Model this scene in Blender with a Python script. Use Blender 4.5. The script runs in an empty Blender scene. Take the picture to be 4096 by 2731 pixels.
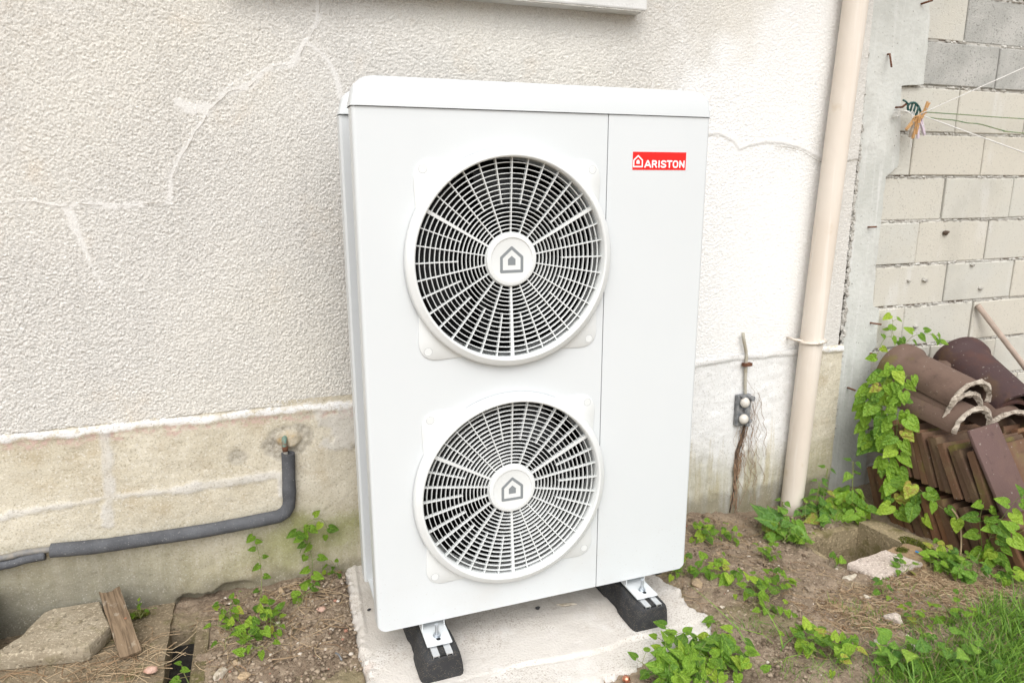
import bpy, bmesh, math, random
import numpy as np
from mathutils import Vector, Matrix, Euler
from mathutils.geometry import tessellate_polygon

SC = bpy.context.scene
COL = SC.collection
R = math.radians
random.seed(7)

# ---------------------------------------------------------------- camera
cam = bpy.data.cameras.new('camera')
camo = bpy.data.objects.new('camera', cam)
COL.objects.link(camo)
SC.camera = camo
cam.sensor_width = 36.0
cam.lens = 24.28
cam.clip_start = 0.05
cam.clip_end = 400
camo.location = (-0.2257, -1.7617, 1.2443)
_pi, _ya, _ro = R(12.786), R(19.763), R(-0.16)      # pitch down, yaw right, roll
_F = Vector((math.sin(_ya) * math.cos(_pi), math.cos(_ya) * math.cos(_pi), -math.sin(_pi)))
_Rt = Vector((math.cos(_ya), -math.sin(_ya), 0)); _U = _Rt.cross(_F)
_R2 = _Rt * math.cos(_ro) + _U * math.sin(_ro); _U2 = _U * math.cos(_ro) - _Rt * math.sin(_ro)
camo.rotation_euler = Matrix((_R2, _U2, -_F)).transposed().to_euler()
cam.dof.use_dof = True
cam.dof.focus_distance = 1.95
cam.dof.aperture_fstop = 5.0

# ---------------------------------------------------------------- sky, sun, exposure
world = bpy.data.worlds.new('World')
SC.world = world
world.use_nodes = True
wn = world.node_tree
for n in list(wn.nodes):
    wn.nodes.remove(n)
sky = wn.nodes.new('ShaderNodeTexSky')
sky.sky_type = 'NISHITA'
sky.sun_disc = False
sky.dust_density = 4.0
sky.air_density = 1.0
hs = wn.nodes.new('ShaderNodeHueSaturation')
hs.inputs['Saturation'].default_value = 0.28
bg = wn.nodes.new('ShaderNodeBackground')
bg.inputs['Strength'].default_value = 0.15
wo = wn.nodes.new('ShaderNodeOutputWorld')
wn.links.new(sky.outputs[0], hs.inputs['Color'])
wn.links.new(hs.outputs[0], bg.inputs[0])
wn.links.new(bg.outputs[0], wo.inputs[0])

sun = bpy.data.lights.new('sun', 'SUN')
sun.energy = 1.5
sun.angle = R(80)
sun.color = (1.0, 0.995, 0.985)
suno = bpy.data.objects.new('sun', sun)
COL.objects.link(suno)
sd = Vector((-0.22, -0.74, 1.0)).normalized()      # towards the sun behind cloud: in front and high
suno.rotation_euler = sd.to_track_quat('Z', 'Y').to_euler()
sky.sun_elevation = math.asin(sd.z)
sky.sun_rotation = math.atan2(sd.x, sd.y)

SC.view_settings.view_transform = 'Standard'
SC.view_settings.look = 'None'
SC.view_settings.gamma = 1.0
SC.view_settings.use_curve_mapping = False
SC.view_settings.exposure = 0.43

# ---------------------------------------------------------------- helpers
def S(lo, hi, x):
    t = np.clip((x - lo) / (hi - lo), 0, 1)
    return t * t * (3 - 2 * t)

_rng = np.random.default_rng(3)
_T = _rng.random((16, 256, 256))

def vn(x, y, k=0):
    x = np.asarray(x, float); y = np.asarray(y, float)
    ix = np.floor(x).astype(int); iy = np.floor(y).astype(int)
    fx = x - ix; fy = y - iy
    fx = fx * fx * (3 - 2 * fx); fy = fy * fy * (3 - 2 * fy)
    t = _T[k % 16]
    a = t[ix & 255, iy & 255]; b = t[(ix + 1) & 255, iy & 255]
    c = t[ix & 255, (iy + 1) & 255]; d = t[(ix + 1) & 255, (iy + 1) & 255]
    return (a * (1 - fx) + b * fx) * (1 - fy) + (c * (1 - fx) + d * fx) * fy - 0.5

def grains(x, y, s, k=0, rmin=.45, rmax=.85):
    """rounded grains of random size: height field from a jittered cell grid"""
    x = x * s; y = y * s; ix = np.floor(x).astype(int); iy = np.floor(y).astype(int); h = np.zeros(np.shape(x))
    a, b, c, d = (_T[(k + i) % 16] for i in range(4))
    for i in (-1, 0, 1):
        for j in (-1, 0, 1):
            gx, gy = (ix + i) & 255, (iy + j) & 255
            dx = ix + i + a[gx, gy] - x; dy = iy + j + b[gx, gy] - y; r = rmin + (rmax - rmin) * c[gx, gy]
            q = 1 - (dx * dx + dy * dy) / (r * r)
            h = np.maximum(h, np.sqrt(np.maximum(q, 0)) * (.35 + .65 * d[gx, gy]))
    return h

def fbm(x, y, s, o=4, k=0):
    r = 0; a = 1.0
    for i in range(o):
        r = r + a * vn(x * s + 17.3 * i, y * s + 9.1 * i, k + i)
        s *= 2.03; a *= 0.5
    return r

def wloc(o):
    v = Vector((0, 0, 0))
    while o is not None:
        v = v + o.location
        o = o.parent
    return v

def obj(name, verts, faces, mat, parent=None, smooth=False, loc=None, local=False):
    """one mesh object; verts in world space unless local"""
    me = bpy.data.meshes.new(name)
    off = Vector((0, 0, 0))
    if parent is not None and not local:
        off = off + wloc(parent)
    if loc is not None and not local:
        off = off + Vector(loc) - (wloc(parent) if parent is not None else Vector((0, 0, 0)))
        l = Vector(loc) - (wloc(parent) if parent is not None else Vector((0, 0, 0)))
        off = Vector(loc)
    else:
        l = Vector(loc) if loc is not None else Vector((0, 0, 0))
    v = np.asarray([tuple(a) for a in verts] if not isinstance(verts, np.ndarray) else verts, float) - np.array(off)
    if isinstance(faces, np.ndarray):
        nf, k = faces.shape
        me.vertices.add(len(v)); me.vertices.foreach_set('co', v.ravel())
        me.loops.add(nf * k); me.loops.foreach_set('vertex_index', faces.ravel().astype(np.int32))
        me.polygons.add(nf)
        me.polygons.foreach_set('loop_start', np.arange(0, nf * k, k, dtype=np.int32))
        me.update(calc_edges=True)
    else:
        me.from_pydata([tuple(a) for a in v], [], [tuple(f) for f in faces])
        me.update()
    if smooth:
        me.polygons.foreach_set('use_smooth', [True] * len(me.polygons))
    if mat is not None:
        me.materials.append(mat)
    o = bpy.data.objects.new(name, me)
    COL.objects.link(o)
    o.location = l
    if parent is not None:
        o.parent = parent
    return o

def bobj(name, bm, mat, parent=None, smooth=False):
    bm.verts.index_update()
    v = [tuple(x.co) for x in bm.verts]
    f = [[q.index for q in p.verts] for p in bm.faces]
    bm.free()
    return obj(name, v, f, mat, parent, smooth)

def tag(o, label, cat, group=None, kind=None):
    o['label'] = label
    o['category'] = cat
    if group:
        o['group'] = group
    if kind:
        o['kind'] = kind
    return o

def struct(o):
    o['kind'] = 'structure'
    return o

def thing(name, label, cat, loc, group=None):
    o = bpy.data.objects.new(name, None)
    COL.objects.link(o)
    o.empty_display_size = 0.05
    o.location = loc
    return tag(o, label, cat, group)

def copy_obj(src, parent=None, loc=None, rot=None, scale=None):
    o = src.copy()
    COL.objects.link(o)
    o.parent = parent
    if loc is not None: o.location = loc
    if rot is not None: o.rotation_euler = rot
    if scale is not None: o.scale = scale
    return o

class MB:
    def __init__(s): s.v = []; s.f = []
    def add(s, v, f):
        b = len(s.v); s.v += [tuple(a) for a in v]; s.f += [tuple(i + b for i in q) for q in f]
    def box(s, x0, x1, y0, y1, z0, z1, M=None):
        v = [(x, y, z) for x in (x0, x1) for y in (y0, y1) for z in (z0, z1)]
        if M is not None: v = [tuple(M @ Vector(a)) for a in v]
        s.add(v, [(0, 1, 3, 2), (4, 6, 7, 5), (0, 4, 5, 1), (2, 3, 7, 6), (0, 2, 6, 4), (1, 5, 7, 3)])
    def tube(s, pts, r, n=8, cap=True):
        pts = [Vector(p) for p in pts]
        rs = r if isinstance(r, (list, tuple)) else [r] * len(pts)
        rings = []; up = None
        for i, p in enumerate(pts):
            t = (pts[min(i + 1, len(pts) - 1)] - pts[max(i - 1, 0)]).normalized()
            if up is None:
                up = Vector((0, 0, 1)) if abs(t.z) < 0.9 else Vector((1, 0, 0))
            a = t.cross(up)
            if a.length < 1e-6: a = t.cross(Vector((0, 1, 0.1)))
            a.normalize(); b = a.cross(t).normalized(); up = b
            rings.append([p + (a * math.cos(2 * math.pi * k / n) + b * math.sin(2 * math.pi * k / n)) * rs[i] for k in range(n)])
        v = [q for rg in rings for q in rg]; f = []
        for i in range(len(pts) - 1):
            for k in range(n):
                f.append((i * n + k, i * n + (k + 1) % n, (i + 1) * n + (k + 1) % n, (i + 1) * n + k))
        if cap:
            f.append(tuple(range(n - 1, -1, -1))); f.append(tuple((len(pts) - 1) * n + k for k in range(n)))
        s.add(v, f)
    def prism(s, poly, y0, y1):
        """poly in xz, extruded along y"""
        n = len(poly)
        v = [(a, y0, b) for a, b in poly] + [(a, y1, b) for a, b in poly]
        t = tessellate_polygon([[Vector((a, b, 0)) for a, b in poly]])
        f = [tuple(q) for q in t] + [tuple(i + n for i in reversed(q)) for q in t]
        f += [(i, (i + 1) % n, (i + 1) % n + n, i + n) for i in range(n)]
        s.add(v, f)
    def slab(s, poly, z0, z1):
        n = len(poly)
        v = [(a, b, z0) for a, b in poly] + [(a, b, z1) for a, b in poly]
        t = tessellate_polygon([[Vector((a, b, 0)) for a, b in poly]])
        f = [tuple(q) for q in t] + [tuple(i + n for i in reversed(q)) for q in t]
        f += [(i, (i + 1) % n, (i + 1) % n + n, i + n) for i in range(n)]
        s.add(v, f)
    def build(s, name, mat, parent=None, smooth=False, loc=None):
        return obj(name, s.v, s.f, mat, parent, smooth, loc)

def smooth_angle(o, a=35):
    me = o.data
    me.polygons.foreach_set('use_smooth', [True] * len(me.polygons))
    bm = bmesh.new(); bm.from_mesh(me)
    bmesh.ops.recalc_face_normals(bm, faces=bm.faces)
    for e in bm.edges:
        if len(e.link_faces) == 2 and e.calc_face_angle(0) > R(a):
            e.smooth = False
    bm.to_mesh(me); bm.free()
    return o

def bevel_box(x0, x1, y0, y1, z0, z1, r, seg=2):
    bm = bmesh.new()
    bmesh.ops.create_cube(bm, size=1)
    for v in bm.verts:
        v.co = Vector((x0 + (v.co.x + .5) * (x1 - x0), y0 + (v.co.y + .5) * (y1 - y0), z0 + (v.co.z + .5) * (z1 - z0)))
    bmesh.ops.bevel(bm, geom=bm.edges[:], offset=r, segments=seg, profile=0.5, affect='EDGES')
    return bm

def crom(pts, n=6):
    pts = [Vector(p) for p in pts]
    out = []
    for i in range(len(pts) - 1):
        p0 = pts[max(i - 1, 0)]; p1 = pts[i]; p2 = pts[i + 1]; p3 = pts[min(i + 2, len(pts) - 1)]
        for k in range(n):
            t = k / n
            out.append(0.5 * ((2 * p1) + (p2 - p0) * t + (2 * p0 - 5 * p1 + 4 * p2 - p3) * t * t + (3 * p1 - p0 - 3 * p2 + p3) * t ** 3))
    out.append(pts[-1])
    return out

# ---------------------------------------------------------------- materials
class NT:
    def __init__(s, name):
        s.m = bpy.data.materials.new(name); s.m.use_nodes = True
        s.t = s.m.node_tree
        s.b = s.t.nodes['Principled BSDF']; s.out = s.t.nodes['Material Output']
        s.co = s.t.nodes.new('ShaderNodeNewGeometry').outputs['Position']
    def n(s, ty, **kw):
        q = s.t.nodes.new(ty)
        for k, v in kw.items(): setattr(q, k, v)
        return q
    def l(s, a, b): s.t.links.new(a, b)
    def put(s, sock, v):
        if isinstance(v, bpy.types.NodeSocket): s.l(v, sock)
        elif isinstance(v, (tuple, list)): sock.default_value = tuple(v) if len(v) == 4 else (*v, 1.0)
        else: sock.default_value = v
    def obj_coords(s):
        s.co = s.n('ShaderNodeTexCoord').outputs['Object']; return s
    def scale(s, v, co=None):
        q = s.n('ShaderNodeMapping'); s.l(co or s.co, q.inputs[0]); q.inputs['Scale'].default_value = v
        return q.outputs[0]
    def noise(s, sc, det=4, rough=.55, co=None, dist=0):
        q = s.n('ShaderNodeTexNoise'); s.l(co or s.co, q.inputs['Vector'])
        q.inputs['Scale'].default_value = sc; q.inputs['Detail'].default_value = det
        q.inputs['Roughness'].default_value = rough; q.inputs['Distortion'].default_value = dist
        return q.outputs['Fac']
    def voro(s, sc, co=None, out='Distance'):
        q = s.n('ShaderNodeTexVoronoi'); s.l(co or s.co, q.inputs['Vector']); q.inputs['Scale'].default_value = sc
        return q.outputs[out]
    def ramp(s, fac, lo, hi):
        q = s.n('ShaderNodeMapRange'); q.interpolation_type = 'SMOOTHSTEP'
        s.put(q.inputs['Value'], fac); q.inputs['From Min'].default_value = lo; q.inputs['From Max'].default_value = hi
        return q.outputs[0]
    def math(s, op, a, b=0.0):
        q = s.n('ShaderNodeMath', operation=op); s.put(q.inputs[0], a); s.put(q.inputs[1], b); return q.outputs[0]
    def mix(s, f, a, b):
        q = s.n('ShaderNodeMix', data_type='RGBA'); s.put(q.inputs[0], f); s.put(q.inputs[6], a); s.put(q.inputs[7], b)
        return q.outputs[2]
    def xyz(s):
        q = s.n('ShaderNodeSeparateXYZ'); s.l(s.co, q.inputs[0]); return q.outputs
    def bump(s, h, dist, strength=1.0, prev=None):
        q = s.n('ShaderNodeBump'); s.l(h, q.inputs['Height']); q.inputs['Distance'].default_value = dist
        q.inputs['Strength'].default_value = strength
        if prev is not None: s.l(prev, q.inputs['Normal'])
        return q.outputs[0]
    def done(s, col, rough=.8, nrm=None, metal=0.0, spec=0.4):
        s.put(s.b.inputs['Base Color'], col); s.put(s.b.inputs['Roughness'], rough)
        s.b.inputs['Metallic'].default_value = metal; s.b.inputs['Specular IOR Level'].default_value = spec
        if nrm is not None: s.l(nrm, s.b.inputs['Normal'])
        return s.m

def simple(name, c1, c2=None, sc=8, rough=.6, bs=None, bd=.001, metal=0, spec=.4, objc=False):
    m = NT(name)
    if objc: m.obj_coords()
    col = c1
    if c2 is not None:
        col = m.mix(m.ramp(m.noise(sc, 5), .3, .7), c1, c2)
    nr = m.bump(m.noise(bs, 4), bd) if bs else None
    return m.done(col, rough, nr, metal, spec)

MAT = {}
# painted sheet metal with faint dust specks
m = NT('white_enamel')
sp = m.math('GREATER_THAN', m.noise(260, 2, .5), .79)
c = m.mix(m.ramp(m.noise(2.2, 3), .3, .75), (.645, .675, .685), (.63, .66, .67))
c = m.mix(m.math('MULTIPLY', sp, .3), c, (.42, .39, .33))
zz_ = m.xyz()[2]
spl = m.math('MULTIPLY', m.math('GREATER_THAN', m.noise(170, 2, .5), .70), m.ramp(zz_, .34, .02))
c = m.mix(m.math('MULTIPLY', spl, .4), c, (.36, .31, .24))
c = m.mix(m.math('MULTIPLY', m.ramp(m.noise(5, 5, .65), .45, .75), m.math('MULTIPLY', m.ramp(zz_, .30, .0), .18)), c, (.50, .46, .39))
MAT['enamel'] = m.done(c, .33, m.bump(m.noise(900, 1), .00008), spec=.45)
MAT['plastic'] = simple('white_plastic', (.70, .72, .715), (.68, .70, .69), 14, .42, 700, .0001)
MAT['logo_grey'] = simple('logo_grey', (.22, .24, .25), None, rough=.5)
MAT['badge_red'] = simple('badge_red', (.78, .015, .012), None, rough=.35)
MAT['badge_white'] = simple('badge_white', (.85, .85, .85), None, rough=.4)
MAT['dark'] = simple('dark_interior', (.006, .0065, .007), (.01, .0105, .011), 20, .5)
MAT['fan_blade'] = simple('fan_blade_plastic', (.016, .018, .02), (.026, .028, .03), 10, .28)
MAT['coil'] = simple('coil_fins', (.03, .032, .034), (.015, .016, .017), 60, .5, metal=.4)
MAT['seam'] = simple('gasket', (.05, .05, .05), None, rough=.8)
m = NT('recycled_rubber')
g = m.voro(330); fl = m.math('LESS_THAN', g, .22)
sel = m.math('GREATER_THAN', m.noise(60, 3), .47)
c = m.mix(m.math('MULTIPLY', fl, sel), m.mix(m.noise(30, 3), (.022, .023, .025), (.05, .05, .052)), (.24, .20, .13))
MAT['rubber'] = m.done(c, .85, m.bump(m.noise(260, 4), .0012))
MAT['alu'] = simple('aluminium', (.72, .73, .74), (.62, .63, .64), 40, .38, metal=.75)
MAT['zinc'] = simple('zinc_plated', (.6, .64, .68), (.5, .53, .56), 80, .3, metal=.9)
MAT['copper'] = simple('copper_cap', (.75, .34, .22), (.6, .26, .16), 40, .3, metal=.9)

# roughcast render
m = NT('roughcast_render')
x, y, z = m.xyz()
big = m.ramp(m.noise(1.1, 4), .32, .68)
c = m.mix(big, (.655, .64, .605), (.735, .71, .645))
stn = m.ramp(m.noise(1.0, 4, .6, co=m.scale((7, 7, .8))), .52, .74)
c = m.mix(m.math('MULTIPLY', stn, .3), c, (.53, .515, .485))
warm = m.ramp(m.noise(5.5, 5, .65), .58, .8)
c = m.mix(m.math('MULTIPLY', warm, .35), c, (.66, .55, .42))
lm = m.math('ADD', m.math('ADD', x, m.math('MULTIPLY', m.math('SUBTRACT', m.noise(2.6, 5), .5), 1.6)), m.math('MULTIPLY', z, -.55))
lime_and_light = m.ramp(lm, .25, .75)
c = m.mix(m.math('MULTIPLY', lime_and_light, .85), c, (.85, .85, .84))  # limewash, whitened further to paint in brighter light right of the unit
edge = m.ramp(x, 2.07, 2.13)
c = m.mix(m.math('MULTIPLY', edge, .8), c, m.mix(m.noise(22, 4), (.50, .48, .44), (.63, .61, .56)))
gr_ = m.noise(300, 2, .6)
c = m.mix(m.math('MULTIPLY', m.ramp(gr_, .50, .36), m.math('SUBTRACT', .42, m.math('MULTIPLY', lime_and_light, .3))), c, (.36, .33, .285))
c = m.mix(m.math('MULTIPLY', m.ramp(gr_, .55, .66), .45), c, (.80, .785, .75))
at_ = m.n('ShaderNodeAttribute'); at_.attribute_name = 'filler'
c = m.mix(m.math('MULTIPLY', at_.outputs['Fac'], .36), c, (.80, .795, .785))
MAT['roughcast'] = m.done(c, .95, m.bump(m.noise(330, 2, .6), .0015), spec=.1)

MAT['filler'] = simple('crack_filler', (.66, .65, .63), (.58, .57, .54), 14, .9, 90, .004, spec=.15)
MAT['crackline'] = simple('crack_shadow_gap', (.38, .35, .30), None, rough=1)

# cement plinth: tan cement, algae near the soil, limewash to the right
m = NT('cement_plinth')
x, y, z = m.xyz()
n1 = m.noise(3.2, 6, .62); n2 = m.noise(9, 6, .6)
c = m.mix(m.ramp(n1, .3, .7), (.52, .47, .36), (.635, .59, .48))
c = m.mix(m.math('MULTIPLY', m.ramp(n2, .52, .72), .5), c, (.42, .34, .22))
spk = m.noise(150, 3, .6)
c = m.mix(m.math('MULTIPLY', m.ramp(spk, .55, .68), .7), c, (.72, .69, .62))
c = m.mix(m.math('MULTIPLY', m.ramp(spk, .42, .30), .6), c, (.30, .25, .17))
wash = m.ramp(m.math('ADD', x, m.math('MULTIPLY', m.math('SUBTRACT', m.noise(3.5, 5), .5), 1.5)), .8, 1.35)
strk = m.noise(1.0, 5, .65, co=m.scale((26, 26, 2.2)))
wash = m.math('MULTIPLY', wash, m.ramp(m.math('ADD', strk, m.math('MULTIPLY', z, .7)), .36, .56))
wash = m.math('MULTIPLY', wash, m.ramp(x, 2.06, 1.98))
c = m.mix(m.math('MULTIPLY', wash, .95), c, (.78, .785, .78))
low = m.math('ADD', z, m.math('MULTIPLY', m.math('SUBTRACT', m.noise(2.4, 5, .6), .5), -.42))
alg = m.ramp(low, .20, -.02)
strk2 = m.ramp(m.noise(1.0, 4, .6, co=m.scale((30, 30, 3))), .35, .62)
c = m.mix(m.math('MULTIPLY', alg, m.math('ADD', m.math('MULTIPLY', strk2, .25), .42)), c, (.30, .275, .155))
lft = m.math('MULTIPLY', m.ramp(x, -.35, -.75), m.ramp(low, .14, -.08))
c = m.mix(m.math('MULTIPLY', lft, .7), c, (.17, .165, .14))
mg = m.math('MULTIPLY', m.math('MULTIPLY', m.ramp(x, -.45, -.2), m.ramp(x, .35, .1)), m.ramp(m.math('ABSOLUTE', m.math('ADD', low, -.03)), .09, .0))
c = m.mix(m.math('MULTIPLY', mg, .6), c, (.25, .27, .08))
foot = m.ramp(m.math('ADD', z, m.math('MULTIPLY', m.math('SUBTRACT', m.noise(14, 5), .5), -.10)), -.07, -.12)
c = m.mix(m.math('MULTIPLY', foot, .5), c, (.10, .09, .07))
def attr(nm):
    a_ = m.n('ShaderNodeAttribute'); a_.attribute_name = nm; return a_.outputs['Fac']
c = m.mix(m.math('MULTIPLY', attr('pink'), m.ramp(m.noise(60, 4), .4, .6)), c, (.56, .42, .36))
c = m.mix(m.math('MULTIPLY', attr('greypatch'), .9), c, m.mix(m.ramp(m.noise(90, 4), .35, .65), (.26, .235, .19), (.44, .41, .35)))
c = m.mix(m.math('MULTIPLY', attr('collar'), .9), c, m.mix(m.ramp(m.noise(40, 4), .4, .65), (.50, .44, .33), (.48, .34, .17)))
c = m.mix(m.math('MULTIPLY', attr('filler'), m.math('ADD', m.math('MULTIPLY', m.noise(40, 4), .5), .45)), c, (.62, .605, .575))
c = m.mix(m.math('MULTIPLY', attr('stripe'), m.ramp(m.noise(25, 5, .65), .33, .5)), c, (.76, .755, .74))
c = m.mix(m.math('MULTIPLY', m.ramp(m.noise(170, 3, .65), .45, .33), .45), c, (.19, .16, .105))
c = m.mix(m.math('MULTIPLY', m.ramp(m.noise(190, 3, .65), .58, .68), .4), c, (.66, .63, .56))
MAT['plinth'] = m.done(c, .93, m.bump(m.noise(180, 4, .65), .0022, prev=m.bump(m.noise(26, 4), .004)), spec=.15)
MAT['ledge'] = simple('ledge_paint', (.72, .71, .69), (.60, .52, .46), 16, .85, 80, .003, spec=.2)
MAT['patch_grey'] = simple('mortar_patch', (.36, .33, .28), (.46, .42, .36), 34, .95, 120, .006, spec=.1)
MAT['patch_rust'] = simple('mortar_collar', (.50, .43, .31), (.46, .33, .18), 22, .95, 90, .003, spec=.1)
MAT['patch_white'] = simple('white_mortar', (.60, .585, .55), (.53, .50, .44), 12, .9, 90, .003, spec=.15)
MAT['sill'] = simple('sill_concrete', (.72, .72, .71), (.62, .62, .60), 9, .8, 120, .0015)

# concrete post, mortar, blocks
m = NT('post_concrete')
c = m.mix(m.ramp(m.noise(4, 5, .6), .3, .7), (.49, .50, .465), (.60, .61, .575))
st = m.noise(1.0, 5, .6, co=m.scale((30, 30, 1.6)))
c = m.mix(m.math('MULTIPLY', m.ramp(st, .5, .7), .6), c, (.70, .70, .68))
c = m.mix(m.math('MULTIPLY', m.ramp(m.noise(4.1, 5, .65), .55, .72), .6), c, (.38, .37, .34))
c = m.mix(m.math('LESS_THAN', m.noise(75, 2), .29), c, (.22, .21, .18))
MAT['post'] = m.done(c, .85, m.bump(m.noise(60, 5, .6), .0035), spec=.2)
MAT['mortar'] = simple('rough_mortar', (.54, .53, .49), (.44, .42, .38), 30, .95, 110, .006, spec=.1)
m = NT('concrete_block').obj_coords()
oi = m.n('ShaderNodeObjectInfo')
c = m.mix(oi.outputs['Random'], (.57, .54, .465), (.545, .54, .49))
pw = m.n('ShaderNodeNewGeometry').outputs['Position']
c = m.mix(m.math('MULTIPLY', m.ramp(m.noise(2.3, 5, .6, co=pw), .5, .72), .5), c, (.43, .415, .36))
c = m.mix(m.math('MULTIPLY', m.ramp(m.noise(1.0, 4, .6, co=m.scale((9, 9, 2.2), pw)), .56, .72), .45), c, (.66, .655, .63))
c = m.mix(m.math('MULTIPLY', m.ramp(m.noise(5, 4), .4, .7), .5), c, (.57, .545, .47))
c = m.mix(m.math('LESS_THAN', m.noise(110, 3), .36), c, (.42, .40, .35))
MAT['block'] = m.done(c, .95, m.bump(m.noise(190, 3, .7), .003), spec=.1)
m = NT('grey_concrete_block').obj_coords()
c = m.mix(m.ramp(m.noise(6, 4), .35, .7), (.38, .38, .355), (.49, .485, .455))
c = m.mix(m.math('LESS_THAN', m.noise(120, 3), .38), c, (.27, .27, .25))
MAT['block_grey'] = m.done(c, .95, m.bump(m.noise(170, 3, .7), .005), spec=.1)
MAT['rust'] = simple('rusty_iron', (.11, .045, .025), (.17, .075, .04), 60, .9, 200, .001)

# pipes and wall bits
m = NT('beige_pvc')
st = m.noise(1.0, 4, .6, co=m.scale((40, 40, 1.2)))
c = m.mix(m.ramp(m.noise(2.5, 4), .3, .7), (.66, .585, .50), (.71, .645, .565))
c = m.mix(m.math('MULTIPLY', m.ramp(st, .55, .7),   .45), c, (.78, .735, .67))
c = m.mix(m.math('MULTIPLY', m.ramp(m.noise(8, 5), .63, .72), .3), c, (.48, .36, .2))
MAT['pvc'] = m.done(c, .6, m.bump(m.noise(30, 3), .001))
m = NT('foam_insulation')
c = m.mix(m.ramp(m.noise(14, 4), .3, .7), (.085, .088, .095), (.13, .135, .145))
c = m.mix(m.math('GREATER_THAN', m.noise(190, 2), .68), c, (.24, .24, .24))
MAT['foam'] = m.done(c, .95, m.bump(m.noise(230, 3), .003), spec=.2)
MAT['patina'] = simple('copper_patina', (.16, .34, .29), (.20, .12, .08), 60, .7, metal=.2)
MAT['old_pipe'] = simple('old_lead_pipe', (.16, .16, .165), (.26, .24, .2), 50, .6)
MAT['box_grey'] = simple('fuse_plate', (.10, .11, .12), (.28, .28, .28), 45, .7, 120, .002)
MAT['porcelain'] = simple('porcelain', (.62, .58, .52), (.70, .67, .62), 30, .4)
MAT['conduit'] = simple('old_conduit', (.48, .46, .40), (.38, .34, .26), 40, .8)
MAT['root'] = simple('dead_root', (.22, .14, .085), (.30, .2, .13), 50, .95)
MAT['soot'] = simple('dark_stain_crack', (.06, .045, .035), (.13, .085, .06), 40, 1)

# concrete pieces, soil, wood, tiles
def concrete(name, a, b, moss=None, dark=None):
    m = NT(name)
    c = m.mix(m.ramp(m.noise(7, 6, .62), .3, .7), a, b)
    c = m.mix(m.math('MULTIPLY', m.ramp(m.noise(120, 3), .55, .64), .75), c, tuple(min(.8, q * 1.5) for q in b))
    c = m.mix(m.math('MULTIPLY', m.ramp(m.noise(60, 4), .42, .33), .6), c, tuple(q * .5 for q in a))
    if moss: c = m.mix(m.math('MULTIPLY', m.ramp(m.noise(9, 6, .65), .5, .66), .75), c, moss)
    return m.done(c, .95, m.bump(m.noise(140, 4, .65), .004, prev=m.bump(m.noise(22, 4), .006)), spec=.15)
MAT['slab'] = concrete('weathered_slab', (.24, .195, .13), (.37, .32, .24), (.20, .17, .085))
MAT['oldconc'] = concrete('mossy_concrete', (.15, .118, .075), (.255, .205, .14), (.12, .115, .035))
MAT['pitwall'] = concrete('pit_concrete', (.24, .19, .115), (.33, .27, .17), (.15, .13, .05))
MAT['pinkstone'] = concrete('pinkish_stone', (.46, .385, .33), (.56, .48, .42))
m = NT('pad_concrete')
c = m.mix(m.ramp(m.noise(3.0, 6, .6), .3, .7), (.545, .51, .465), (.62, .59, .545))
c = m.mix(m.math('MULTIPLY', m.ramp(m.noise(8, 5), .5, .7), .55), c, (.70, .68, .65))
c = m.mix(m.math('MULTIPLY', m.ramp(m.noise(4.2, 4), .63, .72), .5), c, (.55, .40, .32))
dk = m.math('MULTIPLY', m.ramp(m.noise(190, 4, .7), .53, .62), m.ramp(m.noise(6, 5), .42, .6))
c = m.mix(m.math('MULTIPLY', dk, .7), c, (.26, .20, .15))
c = m.mix(m.math('MULTIPLY', m.ramp(m.noise(22, 6, .7), .56, .68), .35), c, (.42, .37, .31))
MAT['pad'] = m.done(c, .92, m.bump(m.noise(130, 4), .0028, prev=m.bump(m.noise(20, 5), .003)), spec=.15)

m = NT('garden_soil')
x, y, z = m.xyz()
c = m.mix(m.ramp(m.noise(6, 6, .65), .3, .7), (.225, .168, .12), (.345, .27, .195))
c = m.mix(m.math('MULTIPLY', m.ramp(m.noise(75, 4, .65), .5, .66), .7), c, (.43, .355, .265))
c = m.mix(m.math('MULTIPLY', m.ramp(m.noise(90, 4, .7), .45, .33), .75), c, (.11, .08, .058))
ms = m.math('MULTIPLY', m.ramp(m.noise(5.2, 6, .6), .54, .70), .4)
c = m.mix(ms, c, (.20, .195, .075))
MAT['soil'] = m.done(c, 1.0, m.bump(m.noise(120, 5, .7), .009), spec=.08)
MAT['lawn_soil'] = simple('lawn_soil', (.10, .085, .05), (.14, .13, .06), 9, 1, 80, .01)
m = NT('pebbles')
r = m.n('ShaderNodeNewGeometry').outputs['Random Per Island']
c = m.mix(m.ramp(r, .0, .9), (.15, .11, .078), (.36, .29, .215))
c = m.mix(m.math('GREATER_THAN', r, .945), c, (.60, .54, .46))
c = m.mix(m.math('GREATER_THAN', r, .98), c, (.38, .20, .14))
MAT['pebble'] = m.done(c, .95, m.bump(m.noise(160, 3), .003), spec=.15)
MAT['straw'] = NT('dry_straw')
m = MAT['straw']; r = m.n('ShaderNodeNewGeometry').outputs['Random Per Island']
MAT['straw'] = m.done(m.mix(r, (.22, .135, .075), (.46, .36, .23)), .9, spec=.2)
MAT['white_stone'] = simple('white_flint', (.62, .57, .48), (.40, .33, .24), 40, .8, 70, .01)
MAT['tan_stone'] = simple('tan_stone', (.46, .34, .21), (.36, .27, .18), 40, .9, 70, .01)
MAT['brick_bit'] = simple('brick_fragment', (.42, .22, .155), (.52, .36, .29), 40, .95, 90, .006)
MAT['bark'] = simple('bark_flake', (.36, .25, .14), (.26, .18, .11), 40, .95, 60, .012)
MAT['dead_leaf'] = simple('dead_leaf', (.24, .11, .06), (.30, .16, .09), 40, .8)
m = NT('weathered_plank').obj_coords()
gr = m.noise(1.0, 5, .6, co=m.scale((110, 7, 40)), dist=1.2)
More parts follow.
